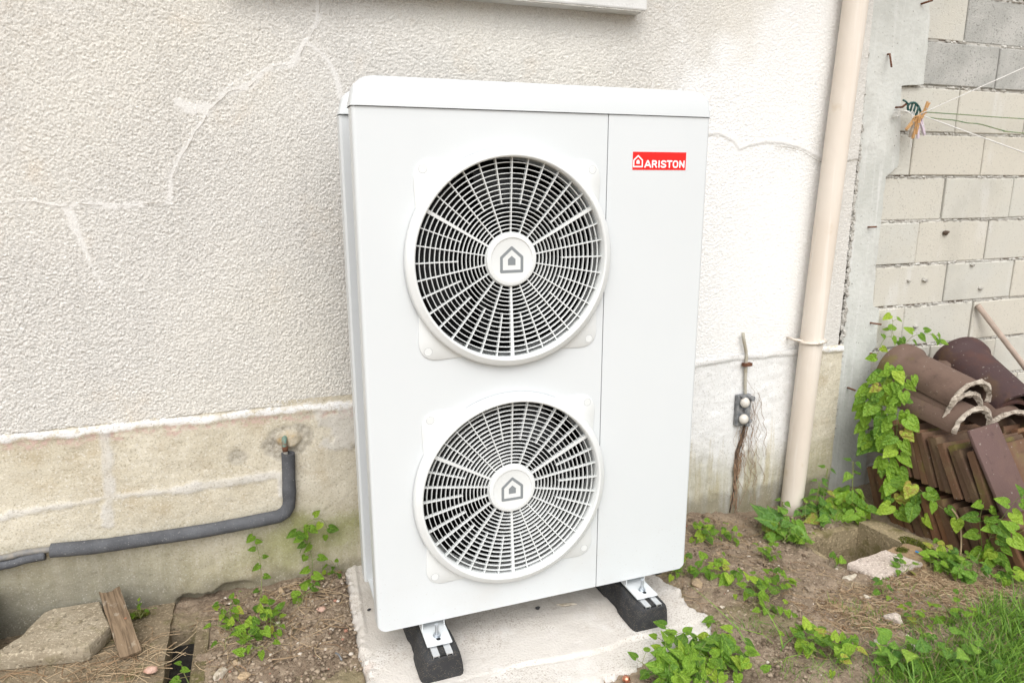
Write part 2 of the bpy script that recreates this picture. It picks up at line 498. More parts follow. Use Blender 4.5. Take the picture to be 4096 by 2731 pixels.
c = m.mix(m.ramp(gr, .36, .62), (.10, .068, .04), (.225, .16, .10))
c = m.mix(m.math('MULTIPLY', m.ramp(m.noise(30, 3), .6, .7), .5), c, (.36, .31, .24))
MAT['plank'] = m.done(c, .85, m.bump(gr, .0015))
def clay(name, a, b, cst, mossc=(.17, .155, .02), mossamt=.6):
    m = NT(name)
    oi = m.n('ShaderNodeObjectInfo').outputs['Random']
    off = m.n('ShaderNodeVectorMath', operation='ADD'); m.l(m.co, off.inputs[0])
    cmb = m.n('ShaderNodeCombineXYZ'); m.l(m.math('MULTIPLY', oi, 37.0), cmb.inputs[0]); m.l(cmb.outputs[0], off.inputs[1])
    co = off.outputs[0]
    c = m.mix(oi, a, b)
    c = m.mix(m.math('MULTIPLY', m.ramp(m.noise(9, 6, .6, co=co), .45, .68), .6), c, cst)
    c = m.mix(m.math('MULTIPLY', m.ramp(m.noise(4.5, 5, .6, co=co), .55, .68), mossamt), c, mossc)
    c = m.mix(m.math('MULTIPLY', m.ramp(m.noise(60, 3, .6, co=co), .66, .73), .5), c, (.42, .38, .33))
    c = m.mix(m.math('MULTIPLY', m.ramp(m.noise(26, 6, .7, co=co), .56, .70), .45), c, tuple(q * .45 for q in a))
    return m.done(c, .72, m.bump(m.noise(120, 4), .0015), spec=.3)
MAT['tile'] = clay('clay_tile', (.095, .058, .038), (.215, .105, .055), (.165, .115, .065), (.15, .135, .025), .65)
MAT['ridge'] = clay('ridge_tile_brown', (.125, .082, .062), (.15, .098, .075), (.10, .064, .048), mossamt=.5)
MAT['ridge_dark'] = clay('ridge_tile_plum', (.058, .034, .034), (.066, .036, .034), (.095, .042, .03), mossamt=.1)
MAT['flat_brown'] = clay('flat_tile_brown', (.115, .070, .062), (.115, .070, .062), (.14, .085, .07), mossamt=.05)
MAT['lime_lump'] = simple('old_lime_mortar', (.52, .46, .38), (.30, .25, .20), 40, .95, 90, .012)
MAT['terracotta_old'] = simple('old_clay_pot', (.26, .235, .17), (.18, .17, .12), 12, .85, 90, .003)
MAT['pole'] = simple('broom_handle', (.42, .33, .27), (.34, .27, .22), 20, .8, 60, .001)
MAT['peg'] = simple('peg_wood', (.55, .33, .15), (.46, .26, .11), 40, .6)
MAT['peg_grey'] = simple('peg_weathered', (.27, .23, .19), (.36, .31, .25), 40, .8)
MAT['peg_lilac'] = simple('peg_plastic', (.62, .52, .60), (.68, .6, .66), 40, .5)
MAT['rope_white'] = simple('white_cord', (.68, .67, .64), None, rough=.7)
MAT['rope_green'] = simple('green_cord', (.10, .20, .10), (.22, .26, .12), 30, .6)
MAT['spool'] = simple('green_plastic', (.012, .055, .048), (.02, .08, .07), 30, .45)
MAT['cable'] = simple('black_cable', (.02, .02, .02), None, rough=.5)
MAT['blue'] = simple('blue_plastic', (.02, .25, .62), None, rough=.4)

def leafmat(name, a, b, cc, trans=.35, rough=.42):
    m = NT(name).obj_coords()
    r = m.n('ShaderNodeObjectInfo').outputs['Random']
    c = m.mix(m.ramp(r, .0, .6), a, b)
    c = m.mix(m.ramp(r, .72, 1.0), c, cc)
    c = m.mix(m.math('MULTIPLY', m.math('GREATER_THAN', r, .965), m.ramp(m.noise(3, 3), .35, .6)), c, (.42, .33, .08))
    vein = m.math('ABSOLUTE', m.xyz()[0])
    c = m.mix(m.math('MULTIPLY', m.ramp(vein, .05, .0), .35), c, cc)
    c = m.mix(m.math('MULTIPLY', m.ramp(m.noise(2.5, 2), .5, .75), .2), c, a)
    m.done(c, rough, m.bump(m.noise(4, 2), .02), spec=.4)
    tr = m.n('ShaderNodeBsdfTranslucent'); m.l(c, tr.inputs[0])
    mx = m.n('ShaderNodeMixShader'); mx.inputs[0].default_value = trans
    m.l(m.b.outputs[0], mx.inputs[1]); m.l(tr.outputs[0], mx.inputs[2]); m.l(mx.outputs[0], m.out.inputs[0])
    return m.m
MAT['bindweed'] = leafmat('bindweed_leaf', (.12, .25, .03), (.24, .42, .04), (.41, .57, .06))
MAT['nettle'] = leafmat('nettle_leaf', (.095, .215, .04), (.18, .35, .045), (.31, .48, .06))
MAT['stem'] = simple('plant_stem', (.17, .26, .06), (.22, .20, .08), 20, .6)
m = NT('grass_blades'); r = m.n('ShaderNodeNewGeometry').outputs['Random Per Island']
c = m.mix(m.ramp(r, 0, .9), (.09, .20, .03), (.22, .38, .05)); c = m.mix(m.math('GREATER_THAN', r, .95), c, (.34, .30, .14))
m.done(c, .5, spec=.3)
tr = m.n('ShaderNodeBsdfTranslucent'); m.l(c, tr.inputs[0]); mx = m.n('ShaderNodeMixShader'); mx.inputs[0].default_value = .3
m.l(m.b.outputs[0], mx.inputs[1]); m.l(tr.outputs[0], mx.inputs[2]); m.l(mx.outputs[0], m.out.inputs[0])
MAT['grass'] = m.m
MAT['moss'] = simple('moss', (.15, .17, .02), (.09, .11, .015), 40, 1, 140, .012)

# ---------------------------------------------------------------- ground
SLOT = [(-.598, .462), (-.518, .462), (-.500, -.05), (-.585, -.05)]
PIT = [(1.775, .335), (2.155, .335), (2.165, .02), (1.775, .02)]

def inside(poly, X, Y):
    ins = np.zeros(np.shape(X), bool); n = len(poly)
    for i in range(n):
        x1, y1 = poly[i]; x2, y2 = poly[(i + 1) % n]
        cnd = ((y1 > Y) != (y2 > Y)) & (X < (x2 - x1) * (Y - y1) / (y2 - y1 + 1e-12) + x1)
        ins ^= cnd
    return ins

def gh(X, Y):
    X = np.asarray(X, float); Y = np.asarray(Y, float)
    h = -.142 + 0 * X
    h = h - .062 * S(1.05, 1.75, X) * S(-.45, .25, Y)
    h = h - .02 * S(1.2, 2.0, X) * (1 - S(-.45, .25, Y))
    h = h - .012 * S(-.2, -.7, X)
    # soil banked up against the house by the pad, and around the left end of the wall
    h = h + .025 * S(.30, .58, Y) * S(-.45, -.15, X) * (1 - S(.1, .5, X))
    h = h + .012 * S(.2, .6, Y) * S(1.0, 1.3, X) * (1 - S(1.5, 1.75, X))
    h = h + .020 * fbm(X, Y, 4.2, 3, 1)
    return h

def ground_h(x, y):
    return float(gh(x, y))

def grid_faces(nx, ny):
    i = np.arange(nx - 1)[:, None] * ny + np.arange(ny - 1)[None, :]
    return np.stack([i, i + ny, i + ny + 1, i + 1], -1).reshape(-1, 4)

def build_ground():
    xs = np.concatenate([[-300, -40, -15, -6, -3, -2], np.arange(-1.35, 3.3, .0075), [3.8, 5, 8, 16, 40, 300]])
    ys = np.concatenate([[-300, -40, -15, -6, -3, -1.8, -1.2], np.arange(-.85, .66, .0075), [.7, .8, 8, 40, 300]])
    X, Y = np.meshgrid(xs, ys, indexing='ij')
    Z = gh(X, Y)
    fine = .014 * fbm(X, Y, 28, 3, 5) + .011 * np.maximum(0, fbm(X, Y, 60, 2, 9)) 
    far = (np.abs(X - 1) > 2.4) | (Y < -.9)
    Z = Z + np.where(far, 0, fine)
    Z = np.where(inside(SLOT, X, Y), -.62 + .03 * fbm(X, Y, 20, 2, 3), Z)
    Z = np.where(inside(PIT, X, Y), -.58 + .03 * fbm(X, Y, 20, 2, 3), Z)
    padc = (X > -.04) & (X < 1.0) & (Y > -.12) & (Y < .6)
    Z = np.where(padc, Z - .03, Z)
    V = np.stack([X, Y, Z], -1).reshape(-1, 3)
    o = obj('ground', V, grid_faces(len(xs), len(ys)), MAT['soil'], smooth=True)
    return struct(o)
build_ground()

# ---------------------------------------------------------------- house wall
WY = .60
house = thing('house_wall', 'rendered house wall with filled cracks above a stained cement plinth', 'wall', (0.4, .75, -.14))

def roughcast():
    xs = np.concatenate([np.arange(-1.32, -1.12, .006), np.arange(-1.12, .10, .0027), np.arange(.10, 2.1951, .0036)]); zs = np.arange(.520, 2.109, .0029)
    X, Z = np.meshgrid(xs, zs, indexing='ij')
    wx = X + .003 * fbm(X, Z, 40, 2, 1); wz = Z + .003 * fbm(X, Z, 40, 2, 3)
    g = .35 * grains(wx, wz * 1.15, 240, 2) + 1.05 * (np.random.default_rng(5).random(X.shape) - .5) - .15
    fl = np.zeros_like(X)
    for k, (pl, w) in enumerate(FILLS):
        P = np.array([(p.x, p.z) for p in crom([(a, 0, b) for a, b in pl], 3)])
        mnx, mxx = P[:, 0].min() - .06, P[:, 0].max() + .06; mnz, mxz = P[:, 1].min() - .06, P[:, 1].max() + .06
        sel = (X > mnx) & (X < mxx) & (Z > mnz) & (Z < mxz)
        xx, zz = X[sel], Z[sel]; d = np.full(xx.shape, 9.0)
        for i in range(len(P) - 1):
            ax, az = P[i]; bx, bz = P[i + 1]; L2 = (bx - ax) ** 2 + (bz - az) ** 2 + 1e-12
            t = np.clip(((xx - ax) * (bx - ax) + (zz - az) * (bz - az)) / L2, 0, 1)
            d = np.minimum(d, np.hypot(xx - ax - t * (bx - ax), zz - az - t * (bz - az)))
        ww = w * (.72 + 1.5 * fbm(xx, zz, 9, 2, k + 2)) + .006 * fbm(xx, zz, 90, 2, k)
        fl[sel] = np.maximum(fl[sel], S(.004, -.004, d - ww))
    g = g * (1 - .72 * fl) + .10 * fl
    soft = S(1.2, 1.7, X) * .35                      # shallower grain under the limewash and painted brightness to the right
    y = WY - (g * (.0052 - .0008 * S(-.2, .8, X) + .0016 * fbm(X, Z, 2.2, 3, 12))) * (1 - soft) - .008 * fbm(X, Z, 1.7, 3, 4)
    # thinner old coat below the long crack on the right
    cz = np.interp(X, [1.3, 1.443, 1.489, 1.552, 1.585, 1.636, 1.709, 1.795, 1.885, 1.991, 2.108, 2.2],
                   [1.43, 1.43, 1.431, 1.407, 1.375, 1.392, 1.405, 1.403, 1.387, 1.345, 1.334, 1.347])
    y = y + .004 * S(-.006, .006, cz - Z) * S(1.2, 1.3, X)
    # ragged right-hand edge
    ex = 2.192 + .012 * fbm(Z * 0 + 3, Z, 9, 3, 7) - S(2.0, .2, Z) * -.03
    X2 = np.minimum(X, ex)
    # ragged lower edge just above the ledge
    V = np.stack([X2, y, Z], -1).reshape(-1, 3)
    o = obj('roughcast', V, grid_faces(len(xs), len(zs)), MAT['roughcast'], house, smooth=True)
    at = o.data.attributes.new('filler', 'FLOAT', 'POINT'); at.data.foreach_set('value', fl.ravel().astype(np.float32))
    return o
crackA = [(-.005, 1.798), (-.013, 1.738), (-.038, 1.694), (-.057, 1.667), (-.073, 1.636), (-.106, 1.604), (-.132, 1.603), (-.181, 1.583), (-.214, 1.547), (-.249, 1.529), (-.288, 1.519), (-.31, 1.497), (-.346, 1.465), (-.361, 1.439), (-.389, 1.404), (-.409, 1.37), (-.438, 1.326), (-.452, 1.3), (-.468, 1.265), (-.479, 1.195)]
crackB = [(-.479, 1.195), (-.537, 1.191), (-.597, 1.187), (-.655, 1.186), (-.708, 1.193), (-.754, 1.187), (-.794, 1.192), (-.841, 1.201), (-.913, 1.195), (-1.1, 1.2)]
crackC = [(-.758, 1.185), (-.743, 1.159), (-.739, 1.125), (-.724, 1.077), (-.713, 1.025), (-.69, .959)]
crackD = [(-.04, 1.668), (.012, 1.628), (.036, 1.576), (.046, 1.518)]
crackR = [(1.443, 1.43), (1.489, 1.431), (1.552, 1.407), (1.585, 1.375), (1.636, 1.392), (1.709, 1.405), (1.795, 1.403), (1.885, 1.387), (1.991, 1.345)]
FILLS = [([(.0, 1.95)] + crackA, .007), (crackB, .0085), (crackC, .008), (crackD, .006), ([(-.346, 1.475), (-.395, 1.47), (-.425, 1.485)], .012),
         ([(-.20, 1.585), (-.27, 1.545), (-.31, 1.51)], .012), ([(x, z + .008) for x, z in crackR], .013), ([(1.18, 1.62), (1.18, 1.50)], .004)]
roughcast()
b = MB()
b.box(-6, -1.315, WY - .002, .9, .52, 3.4)
b.box(-1.315, 2.18, WY - .002, .9, 2.107, 3.4)
b.box(-1.315, 2.18, WY + .02, .9, .52, 2.107)
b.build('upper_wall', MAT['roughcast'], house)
b = MB(); b.box(-6, 2.4, .10, .9, 2.86, 2.94); b.box(-6, 2.4, .02, .0999, 2.80, 2.95)  # unseen eave, added above the frame to shade the upper wall
b.build('shade_eave', MAT['sill'], house)

def polydist(P, X, Z):
    d = np.full(X.shape, 9.0)
    for i in range(len(P) - 1):
        ax, az = P[i]; bx, bz = P[i + 1]; L2 = (bx - ax) ** 2 + (bz - az) ** 2 + 1e-12
        t = np.clip(((X - ax) * (bx - ax) + (Z - az) * (bz - az)) / L2, 0, 1)
        d = np.minimum(d, np.hypot(X - ax - t * (bx - ax), Z - az - t * (bz - az)))
    return d
def plinth():
    xs = np.arange(-1.4, 2.2125, .006); zs = np.arange(-.34, .5401, .006)
    X, Z = np.meshgrid(xs, zs, indexing='ij')
    y = WY - .004 - .012 * fbm(X, Z, 2.1, 4, 8) - .003 * fbm(X, Z, 30, 3, 2)
    nz = fbm(X, Z, 22, 3, 3); nf = fbm(X, Z, 60, 3, 6)
    fl = np.zeros_like(X)
    jv = [(-.737, .497), (-.74, .393), (-.747, .29), (-.76, .186)]
    jh = [(-1.2, .25), (-1.046, .255), (-.929, .268), (-.811, .27), (-.755, .276), (-.624, .27), (-.495, .265), (-.345, .273), (-.218, .278)]
    for pl, w in ((jv, .0155), (jh, .0085), ([(-.52, .268), (-.345, .274), (-.218, .279)], .0125), ([(-.225, .27), (-.228, .20)], .012)):
        fl = np.maximum(fl, S(.005, -.005, polydist(pl, X, Z) - w - .010 * nz - .006 * nf - .008 * fbm(X, Z, 5, 2, 1)) * (.85 + .4 * nz))
    e = np.hypot((X + .01) / .075, (Z - .43) / .075) + .9 * nz
    fl = np.maximum(fl, S(1.1, .8, e) * .8)
    y = y - .0035 * np.clip(fl, 0, 1)
    nl = fbm(X, Z, 9, 3, 11)
    gp = S(1.05, .90, np.hypot((X + .198) / .088, (Z - .388) / .070) + .55 * nl + .12 * nf) * (.75 + .5 * nz)
    gp = np.maximum(gp, S(1.15, .75, np.hypot((X + .359) / .030, (Z - .354) / .028) + .5 * nl) * .75)
    cl = S(1.1, .7, np.hypot((X + .196) / .046, (Z - .398) / .036) + .5 * nl + .2 * nz)
    y = y + .004 * gp + .010 * gp * nf - .012 * cl
    # painted drip ledge along the top
    sh = .020 * S(1.0, 1.2, X) + .010 * fbm(X, X * 0, 5, 3, 2)
    zz = Z - sh
    right = S(1.0, 1.2, X)
    y = y - (.0035 + .004 * right) * S(.484, .494, zz + .006 * nz) - (-.006) * S(.508, .522, zz)
    stripe = S(.492, .499, zz + .012 * nz + .008 * nf) * S(.522, .514, zz + .012 * nf)
    pink = S(.462, .474, zz + .03 * nz) * (1 - right) * (1 - stripe) * S(.5, .49, zz)
    # hollow where the render has broken away at the foot
    y = y + .035 * S(.005, .0, Z + .118 + .03 * fbm(X, X * 0, 16, 3, 1)) * S(-.60, -.58, X) * S(-.33, -.42, X)
    V = np.stack([X, y, Z], -1).reshape(-1, 3)
    o = obj('plinth', V, grid_faces(len(xs), len(zs)), MAT['plinth'], house, smooth=True)
    for nm, a in (('filler', np.clip(fl, 0, 1)), ('greypatch', gp), ('collar', cl), ('stripe', stripe), ('pink', pink)):
        at = o.data.attributes.new(nm, 'FLOAT', 'POINT'); at.data.foreach_set('value', a.ravel().astype(np.float32))
    return o
plinth()
b = MB(); b.box(-6, -1.39, WY - .002, .9, -.4, .519); b.box(-1.39, 2.2, WY + .045, .9, -.4, .519)
b.build('plinth_core', MAT['plinth'], house)

for i, (pl, kk) in enumerate(((crackA, .004), (crackB, -.004))):
    P = crom([(x, WY - .0035, z) for x, z in pl], 6)
    P = [p + Vector((kk + .003 * float(fbm(j * .4, i, 1, 3, 3)), 0, .003 * float(fbm(j * .4, i + 5, 1, 3, 3)))) for j, p in enumerate(P)]
    mb = MB()
    for j in range(len(P) - 1):
        if float(fbm(j * .23, i * 3.0, 1, 2, 4)) > -.15:
            w_ = .0005 + .0012 * max(0, float(fbm(j * .3, 2, 1, 2, 7)))
            mb.tube([P[j], P[j + 1]], w_, 4)
    mb.build('crack', MAT['crackline'], house)
mb = MB(); P = crom([(x, WY - .003, z - .012) for x, z in [(1.75, 1.403)] + crackR[6:]] + [(2.108, WY - .006, 1.334), (2.19, WY - .006, 1.345)], 6)
mb.tube(P, [.0006 + .0016 * abs(float(fbm(j * .3, 1, 1, 2, 3))) for j in range(len(P))], 4)
mb.build('crack', MAT['crackline'], house)
bm = bevel_box(-.28, 1.10, .525, .64, 1.832, 1.93, .006)
sill = bobj('window_sill', bm, MAT['sill'])
tag(sill, 'white concrete window sill jutting from the wall above the heat pump', 'window sill')
mb = MB(); mb.box(-.27, 1.085, .5285, .533, 1.8285, 1.8335)
mb.build('drip_edge', MAT['mortar'], sill)

# ---------------------------------------------------------------- concrete post and block wall
POST_Y = .628
def jag(pts, amp, n=10, k=0):
    out = []
    for i in range(len(pts) - 1):
        (x0, z0), (x1, z1) = pts[i], pts[i + 1]
        L = math.hypot(x1 - x0, z1 - z0); m_ = max(1, int(L / .02))
        for j in range(m_):
            t = j / m_; x = x0 + (x1 - x0) * t; z = z0 + (z1 - z0) * t
            out.append((x + amp * 2 * float(fbm(z * 1.0 + k, x, 16, 3, k)), z + amp * float(fbm(x + 3, z + k, 16, 3, k + 1))))
    out.append(pts[-1]); return out
postR = [(2.525, 2.6), (2.525, 2.004), (2.536, 1.892), (2.545, 1.665), (2.42, 1.655), (2.44, 1.50), (2.455, 1.32), (2.385, 1.27), (2.392, 1.071), (2.39, .957), (2.392, .879), (2.40, .695), (2.441, .678), (2.448, .503), (2.423, .474), (2.47, -.05), (2.47, -.3)]
postL = [(2.24, -.3), (2.24, .0), (2.235, .5), (2.225, 1.0), (2.218, 1.35), (2.208, 1.6), (2.20, 1.76), (2.19, 2.0), (2.18, 2.6)]
poly = jag(postR, .005, k=2) + jag(postL, .006, k=6)
mb = MB(); mb.prism(poly, POST_Y, .80)
post = mb.build('concrete_post', MAT['post'])
tag(post, 'grey cast concrete post between the house wall and block wall', 'post')
# crumbly mortar along the joint with the house
mb = MB()
rg = random.Random(5)
zz = -.15
while zz < 2.15:
    x0 = float(np.interp(zz, [0, .5, 1, 1.35, 1.6, 2.0], [2.236, 2.232, 2.222, 2.213, 2.204, 2.188])) - .006 + rg.uniform(-.010, .010)
    r_ = rg.choice([.003, .005, .007, .009, .012])
    a = rg.random() * 6
    V = []; F = []
    for i in range(4):
        for j in range(6):
            ph = math.pi * (i + .5) / 4; th = 2 * math.pi * j / 6 + a
            q = r_ * rg.uniform(.6, 1.3)
            V.append((x0 + q * math.sin(ph) * math.cos(th), POST_Y - .010 + q * math.sin(ph) * math.sin(th) * .9, zz + q * 1.3 * math.cos(ph)))
    for i in range(3):
        for j in range(6): F.append((i * 6 + j, i * 6 + (j + 1) % 6, i * 6 + 6 + (j + 1) % 6, i * 6 + 6 + j))
    F += [tuple(range(5, -1, -1)), tuple(18 + j for j in range(6))]
    mb.add(V, F)
    zz += rg.uniform(.002, .012)
mb.build('mortar_seam', MAT['mortar'], post)
mb = MB(); mb.box(2.14, 2.262, POST_Y + .006, .75, -.3, 2.4)
mb.build('joint_bed', MAT['soot'], post)
for (x0, z0, x1, z1, d) in ((2.320, 1.775, 2.300, 1.718, .035), (2.475, 1.984, 2.49, 1.990, .03), (2.318, 1.056, 2.335, 1.058, .02), (2.395, .617, 2.418, .615, .03), (2.415, .470, 2.428, .448, .02), (2.30, .315, 2.305, .312, .03)):
    mb = MB(); mb.tube([(x0, POST_Y + .02, z0), (x0, POST_Y - .012, z0), (x1, POST_Y - .012 - d, z1)], .0042, 6)
    mb.build('rusty_nail', MAT['rust'], post, smooth=True)

bw = thing('block_wall', 'unrendered concrete block wall to the right of the downpipe', 'wall', (3.0, .75, -.2))
BY = .648
joints = [-.30, -.115, .08, .275, .475, .677, .874, 1.075, 1.274, 1.463, 1.662, 1.852, 2.045, 2.24]
firstx = [2.62, 2.42, 2.58, 2.81, 2.623, 2.859, 2.637, 2.77, 2.553, 2.789, 2.56, 2.78, 2.56]
rg = random.Random(11)
for i in range(len(joints) - 1):
    z0, z1 = joints[i] + .006, joints[i + 1] - .007
    xs = []; x = firstx[i] - .45 * 2
    while x < 6.5: xs.append(x); x += .452 + rg.uniform(-.008, .008)
    for j in range(len(xs) - 1):
        x0, x1 = max(xs[j] + .004, 2.33), xs[j + 1] - .004
        if x1 < 2.36: continue
        d = rg.uniform(-.004, .004)
        bm = bmesh.new(); bmesh.ops.create_cube(bm, size=1)
        for v in bm.verts:
            v.co = Vector((x0 + (v.co.x + .5) * (x1 - x0), BY + d + (v.co.y + .5) * .12, z0 + rg.uniform(-.002, .002) + (v.co.z + .5) * (z1 - z0)))
        bmesh.ops.bevel(bm, geom=bm.edges[:], offset=.0035, segments=1, affect='EDGES')
        grey = (i >= 11 and x0 > 2.7) or i == 10
        bm.verts.index_update()
        o = obj('block', [tuple(v.co) for v in bm.verts], [[q.index for q in f.verts] for f in bm.faces], MAT['block_grey' if grey else 'block'], bw, loc=(x0, BY, z0)); bm.free()
mb = MB(); mb.box(2.3, 6.3, BY + .016, .74, -.4, 2.3)
mb.build('mortar_bed', MAT['mortar'], bw)
mb = MB()
for zj in joints[1:]: mb.box(2.3, 6.28, BY + .0065, BY + .0155, zj - .0085, zj + .0085)
mb.build('bed_joint', MAT['mortar'], bw)
mb = MB(); rg = random.Random(3)
for zj in joints[1:]:
    x = 2.34
    while x < 3.7:                                        # squeezed-out mortar crumbs along the bed joints
        L = rg.uniform(.006, .03)
        if rg.random() < .6:
            t = rg.uniform(.003, .0055)
            M = Matrix.Translation((x, BY + rg.uniform(.003, .008), zj + rg.uniform(-.004, .003))) @ Euler((rg.random(), rg.uniform(-.2, .2), rg.uniform(-.4, .4))).to_matrix().to_4x4()
            mb.box(-L / 2, L / 2, -.005, .012, -t, t, M)
        x += L * rg.uniform(.5, 1.1)
o = mb.build('mortar_crumbs', MAT['mortar'], bw); o['kind'] = 'stuff'
mb = MB(); rg = random.Random(17)
for zj in joints[1:]:
    x = 2.46
    while x < 3.6:                                        # open gaps where the bed mortar has dropped out
        L = rg.uniform(.04, .22)
        if rg.random() < .42: mb.box(x, x + L, BY + .0045, BY + .02, zj + .0018, zj + .0018 + rg.uniform(.002, .0045))
        x += L + rg.uniform(.02, .2)
mb.build('open_joint', MAT['soot'], bw)
mb = MB()
for (x, z, r_) in ((2.72, .80, .012), (2.62, .80, .006), (3.02, .86, .010), (3.10, .74, .010), (2.70, .575, .008)):
    M = Matrix.Translation((x, BY - .004, z)) @ Euler((.3, .2, .4)).to_matrix().to_4x4()
    mb.box(-r_, r_ * 1.6, -.01, .006, -r_ * .5, r_ * .5, M)
mb.build('mortar_lump', MAT['mortar'], bw)
mb = MB(); mb.tube([(2.80, BY - .006, 1.02), (2.815, BY - .0062, 1.016), (2.835, BY - .006, 1.022)], [.006, .012, .004], 7)
mb.build('chipped_hole', MAT['soot'], bw)

# ---------------------------------------------------------------- downpipe
dp = thing('downpipe', 'beige plastic downpipe running down the wall with a clip', 'pipe', (1.99, .535, -.2))
mb = MB(); axis = [(2.050, .535, 2.6), (2.030, .535, 1.94), (1.998, .535, 1.25), (1.972, .535, .581), (1.945, .535, -.24)]
axis = crom(axis, 6)
mb.tube(axis, .0475, 28); mb.build('pipe', MAT['pvc'], dp, smooth=True)
mb = MB()
cz = .585; cx = 1.972
ring = [(cx + .052 * math.cos(a), .535 + .052 * math.sin(a), cz + .004 * math.cos(a)) for a in np.linspace(0, 2 * math.pi, 33)]
mb.tube(ring, .0062, 6, cap=False); mb.tube([(cx - .05, .535, cz + .002), (cx - .075, .55, cz + .006), (cx - .072, .60, cz + .006)], .006, 6)
mb.tube([(cx - .012, .481, cz), (cx + .04, .496, cz + .002)], .0085, 8); mb.tube([(cx - .006, .472, cz + .002), (cx - .006, .488, cz + .002)], .0075, 6)
mb.build('pipe_clip', MAT['pvc'], dp, smooth=True)

# ---------------------------------------------------------------- old electrical bits on the plinth
eb = thing('fuse_holder', 'old fuse holder with two white porcelain knobs on the stained plinth', 'fuse box', (1.675, .58, .2))
bm = bevel_box(1.640, 1.712, .572, .597, .222, .362, .006); bobj('plate', bm, MAT['box_grey'], eb)
for zc in (.333, .259):
    bm = bmesh.new(); bmesh.ops.create_uvsphere(bm, u_segments=16, v_segments=10, radius=.021)
    for v in bm.verts: v.co = Vector((1.666 + v.co.x, .558 + v.co.y * .9, zc + v.co.z * 1.05))
    bobj('porcelain_knob', bm, MAT['porcelain'], eb, smooth=True)
for (x, z, r_) in ((1.705, .345, .012), (1.70, .245, .009), (1.69, .228, .008), (1.672, .296, .007), (1.655, .360, .008)):
    mb = MB(); mb.tube([(x, .575, z), (x + .002, .556, z + .001)], r_, 8); mb.build('terminal', MAT['box_grey'], eb)
mb = MB(); mb.tube(crom([(1.655, .588, .630), (1.652, .584, .622), (1.66, .583, .59), (1.676, .585, .54), (1.678, .585, .505), (1.681, .585, .42), (1.686, .585, .36)], 5), .0068, 8)
mb.build('conduit', MAT['conduit'], eb, smooth=True)
mb = MB(); mb.box(1.660, 1.70, .570, .590, .488, .502); mb.build('saddle_clip', MAT['rust'], eb)
mb = MB(); mb.tube(crom([(1.703, .590, .222), (1.69, .592, .15), (1.671, .592, .087), (1.672, .592, .0), (1.668, .592, -.1), (1.655, .592, -.19)], 6), [.004, .006, .006, .007, .009, .010, .008, .010, .012, .010, .010, .012, .010, .008, .010, .012, .009, .010, .008, .006, .008, .007, .006, .004, .004, .004, .003, .003, .003, .003, .003], 5)
mb.build('burnt_cable', MAT['soot'], eb, smooth=True)
rg = random.Random(21)
mb = MB()
for k in range(34):
    x = 1.70 + rg.uniform(-.05, .07); z = rg.choice([.50, .36, .33, .28, .24, .2, .1]) ; pts = [(x, .582, z)]
    for j in range(rg.randint(5, 13)):
        x += rg.uniform(-.014, .020); z -= rg.uniform(.012, .035); pts.append((x, .586 + rg.uniform(-.008, .002), max(z, -.22)))
    mb.tube(crom(pts, 2), rg.uniform(.0005, .0012), 4)
for k in range(40):
    x = 1.672 + rg.uniform(-.018, .018); z = rg.uniform(-.16, .10)
    mb.tube([(x, .585, z), (x + rg.uniform(-.012, .012), .580, z - rg.uniform(.02, .05))], rg.uniform(.001, .003), 4)
o = mb.build('dead_roots', MAT['root']); tag(o, 'dry brown roots hanging down the plinth below the fuse holder', 'roots', kind='stuff')

# ---------------------------------------------------------------- insulated water pipe on the left
ip = thing('insulated_pipe', 'grey foam lagged water pipe along the plinth left of the heat pump', 'pipe', (-.55, .57, .13))
mb = MB(); P = crom([(-.197, .570, .358), (-.201, .570, .27), (-.205, .569, .19)], 6) + [Vector((-.209, .568, .165)), Vector((-.222, .566, .146))] + crom([(-.244, .565, .135), (-.383, .565, .128), (-.505, .566, .124), (-.68, .567, .125), (-.792, .568, .126), (-.919, .568, .136)], 8)
mb.tube(P, [.0225 + .0018 * float(fbm(i * .7, 1, .6, 3, 3)) for i in range(len(P))], 18, cap=False)
mb.build('foam_sleeve', MAT['foam'], ip, smooth=True)
for sgn in (0, 1):
    mb = MB(); c = P[0] if sgn == 0 else P[-1]; d = (P[1] - P[0]).normalized() if sgn == 0 else (P[-1] - P[-2]).normalized()
    a = d.cross(Vector((0, 1, 0))).normalized(); bb = d.cross(a).normalized(); V = []; F = []
    for k in range(18):
        t = 2 * math.pi * k / 18; e = a * math.cos(t) + bb * math.sin(t)
        V += [tuple(c + e * .0225), tuple(c + e * .013), tuple(c + e * .012 + d * .02 * (1 if sgn == 0 else -1))]
    for k in range(18):
        q = (k + 1) % 18; F += [(k * 3, q * 3, q * 3 + 1, k * 3 + 1), (k * 3 + 1, q * 3 + 1, q * 3 + 2, k * 3 + 2)]
    mb.add(V, F); mb.build('sleeve_end', MAT['foam'], ip)
mb = MB(); mb.tube(crom([(-.205, .600, .408), (-.205, .582, .405), (-.206, .574, .395), (-.206, .572, .382)], 5), .0092, 10); mb.build('copper_elbow', MAT['patina'], ip, smooth=True)
mb = MB(); mb.tube([(-.206, .572, .384), (-.205, .572, .366)], .0098, 10); mb.build('coupling', MAT['rust'], ip, smooth=True)
mb = MB(); mb.tube([(-.205, .572, .368), (-.204, .570, .335)], .0082, 10); mb.build('pipe_end', MAT['old_pipe'], ip, smooth=True)
mb = MB(); mb.tube(crom([(-.912, .568, .139), (-.96, .570, .141), (-1.002, .571, .140), (-1.06, .572, .134), (-1.35, .572, .13)], 5), .010, 10)
mb.build('bare_pipe', MAT['old_pipe'], ip, smooth=True)
